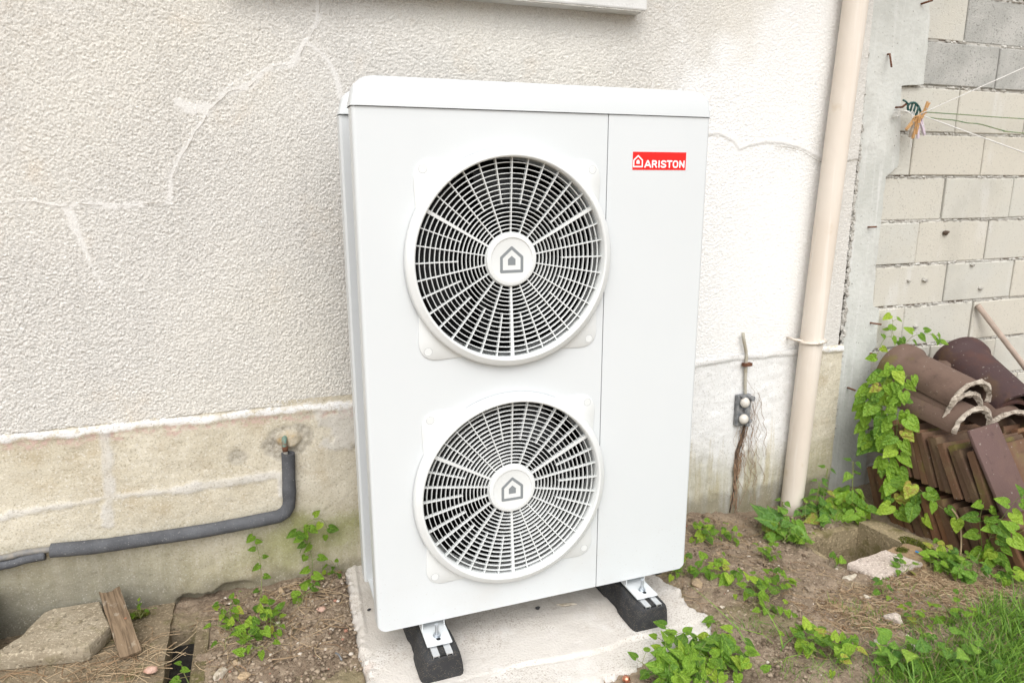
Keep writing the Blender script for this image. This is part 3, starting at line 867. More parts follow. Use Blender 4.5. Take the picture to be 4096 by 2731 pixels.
mb = MB(); mb.tube(crom([(-.935, .562, .124), (-.99, .564, .121), (-1.06, .565, .112), (-1.35, .565, .11)], 5), [.013] * 16, 10)
mb.build('split_sleeve', MAT['foam'], ip, smooth=True)

# ---------------------------------------------------------------- concrete pad
PADZ = -.122
padpoly = [(-.045, .66), (-.048, .33), (-.052, .12), (-.055, -.03), (-.05, -.27), (.25, -.275), (.60, -.256), (.727, -.243), (.878, -.216), (1.005, -.187), (1.068, -.10), (1.033, -.034), (1.06, .077), (1.03, .149), (1.04, .35), (1.03, .66)]
def poly_sd(poly, X, Y):
    d = np.full(X.shape, 9.0); n = len(poly)
    for i in range(n):
        ax, ay = poly[i]; bx, by = poly[(i + 1) % n]
        t = np.clip(((X - ax) * (bx - ax) + (Y - ay) * (by - ay)) / ((bx - ax) ** 2 + (by - ay) ** 2), 0, 1)
        d = np.minimum(d, np.hypot(X - ax - t * (bx - ax), Y - ay - t * (by - ay)))
    return np.where(inside(poly, X, Y), d, -d)
def build_pad():
    xs = np.arange(-.11, 1.13, .0052); ys = np.arange(-.33, .60, .0052)
    X, Y = np.meshgrid(xs, ys, indexing='ij')
    sd = poly_sd(padpoly, X, Y) + .016 * fbm(X, Y, 14, 4, 2) + .014 * fbm(X, Y, 60, 3, 7)
    e = S(-.004, .020, sd)
    Z = PADZ - .075 * (1 - e) + .002 * fbm(X, Y, 5, 3, 3) + .0012 * fbm(X, Y, 40, 3, 5)
    rim = S(.05, .01, sd)
    Z = Z + rim * .013 * fbm(X, Y, 34, 3, 9)
    yc = np.interp(X, [-.1, .196, .367, .56, .678, .793, .853, .907, .989, 1.2], [-.13, -.122, -.118, -.126, -.131, -.12, -.121, -.122, -.114, -.10]) + .012 * fbm(X, X * 0 + 2, 18, 3, 4)
    d = Y - yc
    Z = Z - .009 * S(.002, -.003, d) * S(.22, .5, X) * S(1.04, .95, X)
    Z = Z - .012 * np.exp(-(d / .0040) ** 2) * np.clip(fbm(X, Y, 12, 2, 11) + .45, 0, 1)
    # foot of the pour smoothed under the machine, small ridge on the left
    Z = Z + .007 * np.exp(-((X + .012 - .05 * (Y - .3)) / .006) ** 2) * S(.12, .3, Y)
    V = np.stack([X, Y, Z], -1).reshape(-1, 3)
    o = obj('concrete_pad', V, grid_faces(len(xs), len(ys)), MAT['pad'], smooth=True)
    return tag(o, 'rough pinkish concrete pad with ragged edges under the heat pump', 'concrete pad')
build_pad()

# ---------------------------------------------------------------- rubber feet
def loft_foot(name, cx, label):
    t = thing(name, label, 'support', (cx, .16, PADZ), 'rubber feet under the heat pump')
    z0, z1 = PADZ - .002, -.043
    st = [(-.099, .80), (-.095, .90), (-.086, .97), (-.070, 1.0), (-.01, 1.0), (.012, .98), (.022, .86), (.035, .82), (.085, .82), (.10, .86), (.11, .98), (.15, 1.0),
          (.20, 1.0), (.215, .74), (.29, .70), (.305, .97), (.36, 1.0), (.40, .97), (.412, .82), (.418, .62)]
    prof = [(-.063, .0), (-.0645, .008), (-.062, .035), (-.0565, .060), (-.051, .073), (-.045, .079), (-.036, .0815), (.036, .0815), (.045, .079), (.051, .073), (.0565, .060), (.062, .035), (.0645, .008), (.063, .0)]
    V = []; n = len(prof)
    for y, s in st:
        endk = 1 if -.075 < y < .405 else 0
        for j, (x, z) in enumerate(prof):
            top = z / .0815
            w = s if s < .9 and endk and .0 < y < .33 else s
            # scoops bite into the flanks but not into the top deck
            k = w if not (endk and w < .9) else (w + (1 - w) * (max(0, top - .78) / .22 if top > .78 else (.55 if z < .006 else 0)))
            dy = 0
            if not endk: dy = (-1 if y < 0 else 1) * -.010 * top ** 2
            V.append((cx + x * k, y - dy * (1 if y > 0 else 1), z0 + z * (1 if endk else (.9 + .1 * s))))
    F = []
    m_ = len(st)
    for i in range(m_ - 1):
        for j in range(n - 1):
            F.append((i * n + j, (i + 1) * n + j, (i + 1) * n + j + 1, i * n + j + 1))
        F.append((i * n + n - 1, (i + 1) * n + n - 1, (i + 1) * n, i * n))
    F.append(tuple(range(n))); F.append(tuple((m_ - 1) * n + j for j in reversed(range(n))))
    o = obj('rubber_block', V, F, MAT['rubber'], t); smooth_angle(o, 48)
    mb = MB()   # aluminium channel: two flanges over a slot
    y0, y1 = -.104, .42; zt = -.0365
    for s in (-1, 1):
        xa, xb = sorted((cx + s * .0095, cx + s * .0285)); mb.box(xa, xb, y0, y1, zt - .0028, zt)
        xa, xb = sorted((cx + s * .0108, cx + s * .0135)); mb.box(xa, xb, y0 + .001, y1, zt - .022, zt - .0029)
        xa, xb = sorted((cx + s * .0115, cx + s * .0205)); mb.box(xa, xb, y0 + .002, y1, zt - .0245, zt - .0222)
        xa, xb = sorted((cx + s * .0266, cx + s * .0285)); mb.box(xa, xb, y0, y1, zt - .0075, zt - .0029)
    mb.box(cx - .0107, cx + .0107, y0 + .003, y1, zt - .0135, zt - .0118)
    mb.build('rail', MAT['alu'], t)
    mb = MB(); mb.box(cx - .0305, cx + .0305, -.1025, -.094, zt - .0275, zt - .003); mb.build('rail_slot', MAT['dark'], t)
    return t
loft_foot('support_beam', .163, 'black rubber support beam under the left end of the heat pump')
loft_foot('support_beam', .838, 'black rubber support beam under the right end of the heat pump')

# ---------------------------------------------------------------- heat pump
W, HS, HT, D = 1.016, 1.430, 1.503, .325
hp = thing('heat_pump', 'white twin fan outdoor heat pump with red badge on concrete pad', 'heat pump', (W / 2, .15, PADZ))
FX = .688
FANS = [(.405, 1.047), (.405, .382)]
RO = .268

def rect_round_bottom(x0, x1, z0, z1, left, right):
    c = .016; p = []
    if left: p += [(x0, z0 + c), (x0 + c, z0)]
    else: p += [(x0, z0)]
    if right: p += [(x1 - c, z0), (x1, z0 + c)]
    else: p += [(x1, z0)]
    return p + [(x1, z1), (x0, z1)]

def panel_with_holes(name, outer, holes, y, mat, th=.0015):
    loops = [[Vector((a, b, 0)) for a, b in outer]] + [[Vector((a, b, 0)) for a, b in h] for h in holes]
    flat = [q for lp in loops for q in lp]
    tri = tessellate_polygon(loops)
    V = [(q.x, y, q.y) for q in flat]
    return V, [tuple(t) for t in tri]

holes = [[(cx + (RO + .006) * math.cos(a), cz + (RO + .006) * math.sin(a)) for a in np.linspace(0, 2 * math.pi, 72, endpoint=False)] for cx, cz in FANS]
e = .010
mb = MB()
outer = [(e, .006), (e + .010, .0), (FX - .0012, 0), (FX - .0012, HS - .0008), (e, HS - .0008)]
V, F = panel_with_holes('front_panel', outer, holes, 0.0, None)
mb.add(V, F)
# rounded return along the left edge
n = 6
col0 = len(mb.v); V = []
for k in range(n + 1):
    a = math.pi / 2 * k / n
    V += [(e - e * math.sin(a), e - e * math.cos(a), .006 + .010 * math.sin(a)), (e - e * math.sin(a), e - e * math.cos(a), HS - .0008)]
V += [(0, .055, .016), (0, .055, HS - .0008)]
mb.add(V, [(2 * k, 2 * k + 1, 2 * k + 3, 2 * k + 2) for k in range(n + 1)])
mb.add([(e, .0, .006), (e + .010, .0, .0), (FX - .0012, 0, 0), (FX - .0012, .03, 0), (e + .01, .03, 0)], [(1, 2, 3, 4)])
mb.add([(FX - .0012, 0, 0), (FX - .0012, 0, HS - .0008), (FX - .0012, .02, HS - .0008), (FX - .0012, .02, 0)], [(0, 1, 2, 3)])
fp = mb.build('front_panel', MAT['enamel'], hp); smooth_angle(fp, 40)
mb = MB()
mb.add([(FX + .0012, -.0008, 0), (W - e - .010, -.0008, 0), (W - e, -.0008, .008), (W - e, -.0008, HS - .0008), (FX + .0012, -.0008, HS - .0008)], [(0, 1, 2, 3, 4)])
V = []
for k in range(n + 1):
    a = math.pi / 2 * k / n
    V += [(W - e + e * math.sin(a), e - e * math.cos(a) - .0008, .008 + .008 * math.sin(a)), (W - e + e * math.sin(a), e - e * math.cos(a) - .0008, HS - .0008)]
V += [(W, D - .01, .016), (W, D - .01, HS - .0008)]
mb.add(V, [(2 * k, 2 * k + 1, 2 * k + 3, 2 * k + 2) for k in range(n + 1)])
mb.add([(FX + .0012, -.0008, 0), (W - e - .01, -.0008, 0), (W - e - .01, .03, 0), (FX + .0012, .03, 0)], [(0, 1, 2, 3)])
mb.add([(FX + .0012, -.0008, 0), (FX + .0012, -.0008, HS - .0008), (FX + .0012, .02, HS - .0008), (FX + .0012, .02, 0)], [(0, 1, 2, 3)])
sp_ = mb.build('service_panel', MAT['enamel'], hp); smooth_angle(sp_, 40)
mb = MB(); mb.box(FX - .004, FX + .004, .012, .03, .004, HS - .004); mb.box(.012, W - .012, .012, .03, HS - .008, HS + .004)
mb.build('seam_gasket', MAT['seam'], hp)
# lid: rounded front hood, recessed middle, rounded rear cap
def lid_part(x0, x1, y0, y1, z0, z1, rp, rt):
    bm = bmesh.new(); bmesh.ops.create_cube(bm, size=1)
    for v in bm.verts: v.co = Vector((x0 + (v.co.x + .5) * (x1 - x0), y0 + (v.co.y + .5) * (y1 - y0), z0 + (v.co.z + .5) * (z1 - z0)))
    ve = [ed for ed in bm.edges if abs(ed.verts[0].co.z - ed.verts[1].co.z) > .01]
    bmesh.ops.bevel(bm, geom=ve, offset=rp, segments=5, profile=.5, affect='EDGES')
    bm.edges.ensure_lookup_table()
    te = [ed for ed in bm.edges if ed.verts[0].co.z > z1 - 1e-5 and ed.verts[1].co.z > z1 - 1e-5 and len([f for f in ed.link_faces if abs(f.normal.z) < .5]) == 1]
    return bm
def hood(x0, x1, y0, y1, z0, z1, rx, ry, plan=.012, nx=10):
    """hood with the two upper side edges rounded by rx and the front/back edges by ry"""
    prof = []
    for k in range(nx + 1):
        a = math.pi / 2 * k / nx; prof.append((rx * (1 - math.cos(a)), rx * math.sin(a)))
    V = []; rows = []
    # rings from skirt to crown
    lv = [(0.0, z0)] + [(ry * (1 - math.cos(math.pi / 2 * k / 8)), z1 - ry + ry * math.sin(math.pi / 2 * k / 8)) for k in range(9)]
    for ins, z in lv:
        t = (z - z0) / (z1 - z0)
        # side inset from the large corner radius
        zz = max(0, z - (z1 - rx)); sx = rx - math.sqrt(max(0, rx * rx - zz * zz))
        ring = []
        pr_ = plan
        for (cx, cy, a0) in ((x0 + sx + pr_, y0 + ins + pr_, math.pi), (x1 - sx - pr_, y0 + ins + pr_, 1.5 * math.pi), (x1 - sx - pr_, y1 - ins - pr_, 0), (x0 + sx + pr_, y1 - ins - pr_, .5 * math.pi)):
            for k in range(6):
                a = a0 + math.pi / 2 * k / 5; ring.append((cx + pr_ * math.cos(a), cy + pr_ * math.sin(a), z))
        rows.append(ring)
    m_ = len(rows[0]); V = [q for r_ in rows for q in r_]
    F = [(i * m_ + j, i * m_ + (j + 1) % m_, (i + 1) * m_ + (j + 1) % m_, (i + 1) * m_ + j) for i in range(len(rows) - 1) for j in range(m_)]
    F.append(tuple((len(rows) - 1) * m_ + j for j in range(m_)))
    return V, F
mb = MB()
V, F = hood(-.003, W + .003, -.0045, .075, HS + .0006, HT, .062, .028, .014); mb.add(V, F)
V, F = hood(.036, W - .01, .07, .27, HS + .0012, HT - .002, .04, .012, .006); mb.add(V, F)
V, F = hood(-.001, W + .003, .258, D + .006, HS + .004, HT, .062, .022, .014); mb.add(V, F)
lid = mb.build('lid', MAT['enamel'], hp); smooth_angle(lid, 40)
# rear left corner post: folded sheet with a bead near its front edge
mb = MB()
poly = [(.0, .272), (.006, .266), (.030, .266), (.036, .262), (.041, .262), (.041, .285), (.041, D), (.0, D)]
Vp = [(x, y, .006) for x, y in poly] + [(x, y, HS + .0015) for x, y in poly]; k = len(poly)
mb.add(Vp, [(i, (i + 1) % k, (i + 1) % k + k, i + k) for i in range(k)] + [tuple(range(k)), tuple(range(2 * k - 1, k - 1, -1))])
mb.build('corner_post', MAT['enamel'], hp)
for zc in (.022, HS + .012):
    mb = MB(); mb.tube([(.032, .268, zc), (.032, .259, zc)], .0042, 8); mb.build('screw', MAT['zinc'], hp, smooth=True)
# coil, inside lining, base tray, rear grille
mb = MB()
for i in range(60): mb.box(.045, .048, .06 + i * .0034, .0612 + i * .0034, .02, HS - .01)
mb.box(.049, .06, .06, D - .02, .01, HS - .004)
mb.build('coil', MAT['coil'], hp)
mb = MB(); mb.box(.061, W - .03, D - .03, D - .01, .01, HS); mb.build('rear_coil', MAT['coil'], hp)
mb = MB(); mb.box(.012, W - .006, .031, D - .002, .002, .012); mb.build('base_tray', MAT['enamel'], hp)
mb = MB(); mb.box(FX + .01, FX + .014, .02, D - .03, .013, HS - .0008); mb.box(.0605, FX + .01, .031, D - .031, .692, .697)
mb.box(.0605, FX + .01, D - .035, D - .0305, .013, HS - .003); mb.box(.0605, .0645, .03, D - .036, .013, HS - .003); mb.box(.065, FX + .009, .03, D - .036, HS - .006, HS - .003)
mb.build('inner_lining', MAT['dark'], hp)

# fans behind the grilles
def fan(cx, cz, phase):
    mb = MB(); mb.tube([(cx, .075, cz), (cx, .085, cz), (cx, .15, cz)], [.05, .062, .062], 24)
    f_ = mb.build('fan', MAT['fan_blade'], hp, smooth=True)
    mb = MB(); mb.box(cx - .03, cx + .03, .20, .27, .02 if cz < .6 else .70, cz + .25); mb.build('motor_bracket', MAT['coil'], f_)
    for b_ in range(3):
        V = []; nr, na = 7, 8
        for i in range(nr):
            r_ = .058 + (.238 - .058) * i / (nr - 1)
            for j in range(na):
                sw = (R(16) + R(62) * (i / (nr - 1)) ** .8)
                a = phase + b_ * 2 * math.pi / 3 + sw * (j / (na - 1) - .5) - R(20) * (i / (nr - 1)) ** 2
                V.append((cx + r_ * math.cos(a), .078 + .075 * (j / (na - 1)) + .006 * math.sin(math.pi * j / (na - 1)), cz + r_ * math.sin(a)))
        o = obj('blade', np.array(V), grid_faces(nr, na), MAT['fan_blade'], f_, smooth=True)
fan(*FANS[0], R(85)); fan(*FANS[1], R(40))

# lettering strokes
class Strokes:
    def __init__(s, o, sx, sz, y): s.mb = MB(); s.o = o; s.sx = sx; s.sz = sz; s.y = y; s.k = 0
    def P(s, p): return (s.o[0] + p[0] * s.sx, s.o[1] + p[1] * s.sz)
    def line(s, pts, w, closed=False, rnd=True):
        q = [s.P(p) for p in pts]
        if closed: q = q + [q[0]]
        for i in range(len(q) - 1):
            (x0, z0), (x1, z1) = q[i], q[i + 1]; L = math.hypot(x1 - x0, z1 - z0) or 1e-9
            nx, nz = -(z1 - z0) / L * w / 2, (x1 - x0) / L * w / 2; y = s.y - s.k * 4e-6; s.k += 1
            s.mb.add([(x0 + nx, y, z0 + nz), (x0 - nx, y, z0 - nz), (x1 - nx, y, z1 - nz), (x1 + nx, y, z1 + nz)], [(0, 1, 2, 3)])
        if rnd:
            for (x, z) in q:
                y = s.y - s.k * 4e-6; s.k += 1
                s.mb.add([(x + w / 2 * math.cos(a), y, z + w / 2 * math.sin(a)) for a in np.linspace(0, 2 * math.pi, 12, endpoint=False)], [tuple(range(12))])
    def fill(s, pts):
        q = [s.P(p) for p in pts]; y = s.y - s.k * 4e-6; s.k += 1
        s.mb.add([(a, y, b) for a, b in q], [tuple(range(len(q)))])
def emblem(cx, cz, h, y, mat, parent):
    """outlined house with a small solid house inside"""
    s = Strokes((cx, cz), h, h, y)
    s.line([(-.42, -.44), (.42, -.44), (.42, .10), (0, .47), (-.42, .10)], h * .115, closed=True)
    s.fill([(-.155, -.20), (.155, -.20), (.155, .03), (0, .16), (-.155, .03)])
    return s.mb.build('emblem', mat, parent)

# fan guards
NR = 17
ring_r = [.2545 - .0142 * i * (1 - .0098 * i) for i in range(NR)]
STOP = ring_r[8]
def ydome(r): return -.014 + .014 * (1 - (r / RO) ** 2)      # shallow dish, deepest at the hub
def lathe(cx, cz, prof, n=96, closed=False):
    V = []; m_ = len(prof)
    for k in range(n):
        a = 2 * math.pi * k / n
        for r_, y in prof: V.append((cx + r_ * math.cos(a), y, cz + r_ * math.sin(a)))
    F = []
    for k in range(n):
        q = (k + 1) % n
        for j in range(m_ if closed else m_ - 1):
            j2 = (j + 1) % m_; F.append((k * m_ + j, k * m_ + j2, q * m_ + j2, q * m_ + j))
    return V, F
def guard(cx, cz):
    mb = MB()
    # square plate with rounded corner tabs, thickness 7 mm, hole in the middle
    a_, cr = .263, .052; out = []
    for k in range(160):
        th = 2 * math.pi * k / 160; c, s = abs(math.cos(th)), abs(math.sin(th))
        # rounded square radius
        r1 = a_ / max(c, s)
        px, pz = r1 * c, r1 * s
        if px > a_ - cr and pz > a_ - cr:
            # distance to the corner arc
            b0 = (a_ - cr) * (c + s); q0 = 2 * (a_ - cr) ** 2 - cr * cr; r1 = b0 + math.sqrt(max(0, b0 * b0 - q0))
        # flanks pinched towards the ring
        r1 -= .014 * (1 - min(1, abs(c - s) * 0 + (min(c, s) / max(c, s))))
        out.append((th, max(r1, .272)))
    prof = []
    V = []; n = len(out)
    for th, r_ in out:
        for rr, y in ((r_, .0), (r_, -.0030), (r_ - .002, -.0042), (.272, -.0042)): V.append((cx + rr * math.cos(th), y, cz + rr * math.sin(th)))
    F = []
    for k in range(n):
        q = (k + 1) % n
        for j in range(3): F.append((k * 4 + j, k * 4 + j + 1, q * 4 + j + 1, q * 4 + j))
    mb.add(V, F)
    V, F = lathe(cx, cz, [(.2925, -.0038), (.2925, -.016), (.2905, -.021), (.2865, -.0245), (.2800, -.0265), (.2755, -.0300), (.2725, -.0310), (.2700, -.0300), (RO, -.0265), (RO - .0015, .015), (RO - .004, .05)])
    mb.add(V, F)
    g = mb.build('fan_guard', MAT['plastic'], hp); smooth_angle(g, 42)
    for i, r_ in enumerate(ring_r):
        t = .00115; y = ydome(r_); dp_ = .0135
        V, F = lathe(cx, cz, [(r_ - t * .6, y), (r_ + t * .6, y), (r_ + t, y + .002), (r_ + t * .75, y + dp_), (r_ - t * .75, y + dp_), (r_ - t, y + .002)], 96, True)
        obj('ring', V, F, MAT['plastic'], g, smooth=True)
    for k in range(36):
        a = R(90 + 10 * k); thick = (10 * k) % 120 == 60
        r0 = .068 if k % 2 == 0 else STOP - .002
        r1 = RO + .001; hw = .0042 if thick else .00135
        V = []
        for (r_, yy) in ((r0, ydome(r0) + .001), (r1, ydome(r1) + .001)):
            hw2 = hw * (1 if not thick else (.62 if r_ < .1 else 1.15))
            for s, d in ((-1, 0), (1, 0), (1, .0125), (-1, .0125)):
                V.append((cx + r_ * math.cos(a) - s * hw2 * math.sin(a), yy + d, cz + r_ * math.sin(a) + s * hw2 * math.cos(a)))
        obj('spoke', V, [(0, 1, 5, 4), (1, 2, 6, 5), (2, 3, 7, 6), (3, 0, 4, 7), (0, 3, 2, 1), (4, 5, 6, 7)], MAT['plastic'], g)
    V, F = lathe(cx, cz, [(.0715, .020), (.0715, -.004), (.0700, -.0075), (.0665, -.0085), (.0595, -.0085), (.0585, -.0062), (.0565, -.0058), (.0001, -.0058)], 64)
    h = obj('hub_cap', V, F, MAT['plastic'], g); smooth_angle(h, 50)
    emblem(cx, cz - .001, .070, -.00605, MAT['logo_grey'], g)
    for sx in (-1, 1):
        for sz in (-1, 1):
            V, F = lathe(cx + sx * .2365, cz + sz * .2365, [(.0108, -.0040), (.0108, -.0044), (.0104, -.0045), (.0001, -.0045)], 24)
            obj('screw_cap', V, F, MAT['plastic'], g)
            V, F = lathe(cx + sx * .2365, cz + sz * .2365, [(.0108, -.00428), (.0114, -.00428)], 24)
            o = obj('cap_gap', V, F, MAT['logo_grey'], g)
for cx, cz in FANS: guard(cx, cz)

# red badge with lettering
BX0, BX1, BZ0, BZ1 = .7665, .9395, 1.2835, 1.3325
mb = MB(); mb.box(BX0, BX1, -.0016, -.0009, BZ0, BZ1)
bd = mb.build('badge', MAT['badge_red'], hp)
bw_, bh_ = BX1 - BX0, BZ1 - BZ0
emblem(BX0 + .098 * bw_, BZ0 + .47 * bh_, .0325, -.00175, MAT['badge_white'], bd)
s = Strokes((BX0, BZ0), bw_, bh_, -.00175); lw = .0043
B_, T_ = .16, .50; Mz = (B_ + T_) / 2
s.line([(.228, B_), (.272, T_), (.285, T_), (.330, B_)], lw); s.line([(.252, B_ + .10), (.305, B_ + .10)], lw)
s.line([(.367, B_), (.367, T_), (.415, T_)], lw)
s.line([(.415, T_), (.433, T_ - .04), (.438, T_ - .085), (.433, T_ - .13), (.415, T_ - .17), (.37, T_ - .17)], lw); s.line([(.410, T_ - .18), (.440, B_)], lw)
s.line([(.489, B_), (.489, T_)], lw)
s.line([(.612, T_ - .05), (.595, T_ - .005), (.570, T_), (.548, T_ - .01), (.535, T_ - .06), (.537, T_ - .11), (.553, Mz + .02), (.590, Mz - .02), (.612, Mz - .06), (.614, B_ + .06), (.600, B_ + .01), (.572, B_), (.545, B_ + .01), (.529, B_ + .05)], lw)
s.line([(.642, T_), (.728, T_)], lw); s.line([(.685, T_), (.685, B_)], lw)
s.line([(.760, B_ + .09), (.760, T_ - .09), (.775, T_ - .01), (.800, T_), (.825, T_ - .01), (.840, T_ - .09), (.840, B_ + .09), (.825, B_ + .01), (.800, B_), (.775, B_ + .01)], lw, closed=True)
s.line([(.885, B_), (.885, T_), (.962, B_), (.962, T_)], lw)
s.mb.build('lettering', MAT['badge_white'], bd)

# mounting brackets with bolts
for cx in (.163, .838):
    mb = MB()
    bm = bevel_box(cx - .037, cx + .037, -.066, .30, -.0345, -.0275, .0025)
    br = bobj('mounting_bracket', bm, MAT['enamel'], hp)
    mb = MB(); mb.box(cx - .034, cx - .031, .012, .30, -.0276, .003); mb.box(cx + .031, cx + .034, .012, .30, -.0276, .003)
    mb.build('bracket_flange', MAT['enamel'], br)
    mb = MB()
    zs = [-.026 + .0016 * k for k in range(24)]
    mb.tube([(cx, -.030, z) for z in zs], [.0046 + (.0005 if k % 2 else 0) for k in range(24)], 10); mb.build('bolt', MAT['zinc'], br)
    mb = MB(); mb.tube([(cx, -.030, -.0272), (cx, -.030, -.0255)], .0115, 16); mb.tube([(cx, -.030, -.0254), (cx, -.030, -.0178)], .0092, 6); mb.build('nut', MAT['zinc'], br)
    mb = MB(); mb.tube([(cx + .001, -.045, -.0276), (cx + .001, -.045, -.0271)], .0065, 12); mb.build('slot_hole', MAT['dark'], br)
mb = MB(); mb.tube(crom([(.86, .12, .004), (.885, .07, -.02), (.925, .03, -.022), (.955, .02, -.005), (.965, .03, .006)], 6), .0042, 8); mb.build('cable', MAT['cable'], hp, smooth=True)

# ---------------------------------------------------------------- left: old pavement, slot, slab, plank, pot
def pavement():
    xs = np.concatenate([np.arange(-1.45, -.60, .009), [-.5985, -.5980]]); ys = np.arange(-.40, .62, .009)
    X, Y = np.meshgrid(xs, ys, indexing='ij')
    ed = -.598 + .018 * S(.46, -.1, Y) + .006 * fbm(X * 0 + 1, Y, 25, 3, 4)
    k = len(xs)
    X = np.where(np.arange(k)[:, None] >= k - 2, ed, np.minimum(X, ed - .0005))
    Z = -.132 + .010 * fbm(X, Y, 6, 3, 2) + .003 * fbm(X, Y, 45, 3, 6) - .02 * S(.45, .6, Y) * S(-.85, -1.1, X)
    Z[-1, :] = -.66
    V = np.stack([X, Y, Z], -1).reshape(-1, 3)
    return struct(obj('pavement', V, grid_faces(len(xs), len(ys)), MAT['oldconc'], smooth=False))
pav = pavement(); smooth_angle(pav, 50)
sl = thing('drain_slot', 'narrow dark drain slot with mossy rim beside the old pavement', 'drain', (-.55, .2, -.3))
mb = MB()
mb.box(-.5175, -.478, -.20, .475, -.66, -.1365)
o = mb.build('kerb_rim', MAT['oldconc'], sl)
mb = MB(); mb.box(-.597, -.518, .461, .50, -.5, -.148); mb.build('end_wall', MAT['oldconc'], sl)
mb = MB(); mb.box(-.597, -.5178, -.2, .4605, -.6, -.215); mb.build('silt_shade_fill', simple('silt_shade_black', (.012, .011, .010), (.025, .022, .018), 30, .9, 60, .01), sl)  # silt fill, coloured near black to deepen the shade inside the slot

def stone_mesh(name, mat, loc, dims, parent=None, seed=0, sub=2, amp=.25, rot=(0, 0, 0), flat=True):
    bm = bmesh.new(); bmesh.ops.create_icosphere(bm, subdivisions=sub, radius=1)
    rg_ = random.Random(seed); ax = [Vector((rg_.gauss(0, 1), rg_.gauss(0, 1), rg_.gauss(0, 1))).normalized() for _ in range(9)]
    off = [rg_.uniform(.38, .72) for _ in range(9)]
    M = Euler(rot).to_matrix()
    for v in bm.verts:
        c = v.co.copy()
        for a, d in zip(ax, off):
            q = c.dot(a)
            if q > d: c -= a * (q - d) * .9
        c *= 1 + amp * .5 * float(vn(c.x * 2 + seed, c.y * 2 + c.z, seed))
        v.co = M @ Vector((c.x * dims[0], c.y * dims[1], c.z * dims[2]))
    bm.verts.index_update()
    o = obj(name, [tuple(v.co + Vector(loc)) for v in bm.verts], [[q.index for q in f.verts] for f in bm.faces], mat, parent, loc=loc)
    bm.free(); return o

def rough_slab(name, poly, z0, z1, mat, tilt=None, amp=.006, seed=0, parent=None, res=.02):
    """broken flat stone: jagged outline, uneven sides"""
    out = []
    n = len(poly)
    for i in range(n):
        (x0, y0), (x1, y1) = poly[i], poly[(i + 1) % n]; L = math.hypot(x1 - x0, y1 - y0); m_ = max(2, int(L / res))
        for j in range(m_):
            t = j / m_; nx, ny = (y1 - y0) / L, -(x1 - x0) / L; d = amp * 2 * float(fbm(x0 + (x1 - x0) * t + seed, y0 + (y1 - y0) * t, 30, 3, 3))
            out.append((x0 + (x1 - x0) * t + nx * d, y0 + (y1 - y0) * t + ny * d))
    cx = sum(p[0] for p in out) / len(out); cy = sum(p[1] for p in out) / len(out)
    lv = [(z0, -.004), (z0 + (z1 - z0) * .35, .002), (z0 + (z1 - z0) * .7, .003), (z1 - .004, 0), (z1, -.004)]
    V = []; m_ = len(out)
    for z, g in lv:
        for i, (x, y) in enumerate(out):
            L = math.hypot(x - cx, y - cy); k = 1 + (g + amp * float(fbm(x * 1.0, y + z * 9, 40, 2, 5))) / L
            X = cx + (x - cx) * k; Y = cy + (y - cy) * k
            V.append((X, Y, z + (tilt[0] * (X - cx) + tilt[1] * (Y - cy) if tilt else 0)))
    F = [(i * m_ + j, i * m_ + (j + 1) % m_, (i + 1) * m_ + (j + 1) % m_, (i + 1) * m_ + j) for i in range(len(lv) - 1) for j in range(m_)]
    # top fan through an inner ring
    b0 = len(V)
    for (x, y) in out:
        X = cx + (x - cx) * .5; Y = cy + (y - cy) * .5; V.append((X, Y, z1 + .004 * float(fbm(X, Y, 20, 2, 1)) + (tilt[0] * (X - cx) + tilt[1] * (Y - cy) if tilt else 0)))
    t0 = (len(lv) - 1) * m_
    F += [(t0 + j, t0 + (j + 1) % m_, b0 + (j + 1) % m_, b0 + j) for j in range(m_)]
    F.append(tuple(b0 + j for j in range(m_))); F.append(tuple(reversed(range(m_))))
    o = obj(name, V, F, mat, parent, loc=(cx, cy, z0) if parent is None else None); smooth_angle(o, 24); return o

o = rough_slab('broken_slab', [(-1.055, .388), (-1.00, .462), (-.966, .572), (-.943, .585), (-.812, .580), (-.757, .434), (-.80, .350), (-.817, .344)], -.126, -.074, MAT['slab'], (.0, .02), .0025, 2, res=.03)
tag(o, 'broken concrete slab lying against the foot of the wall', 'slab')
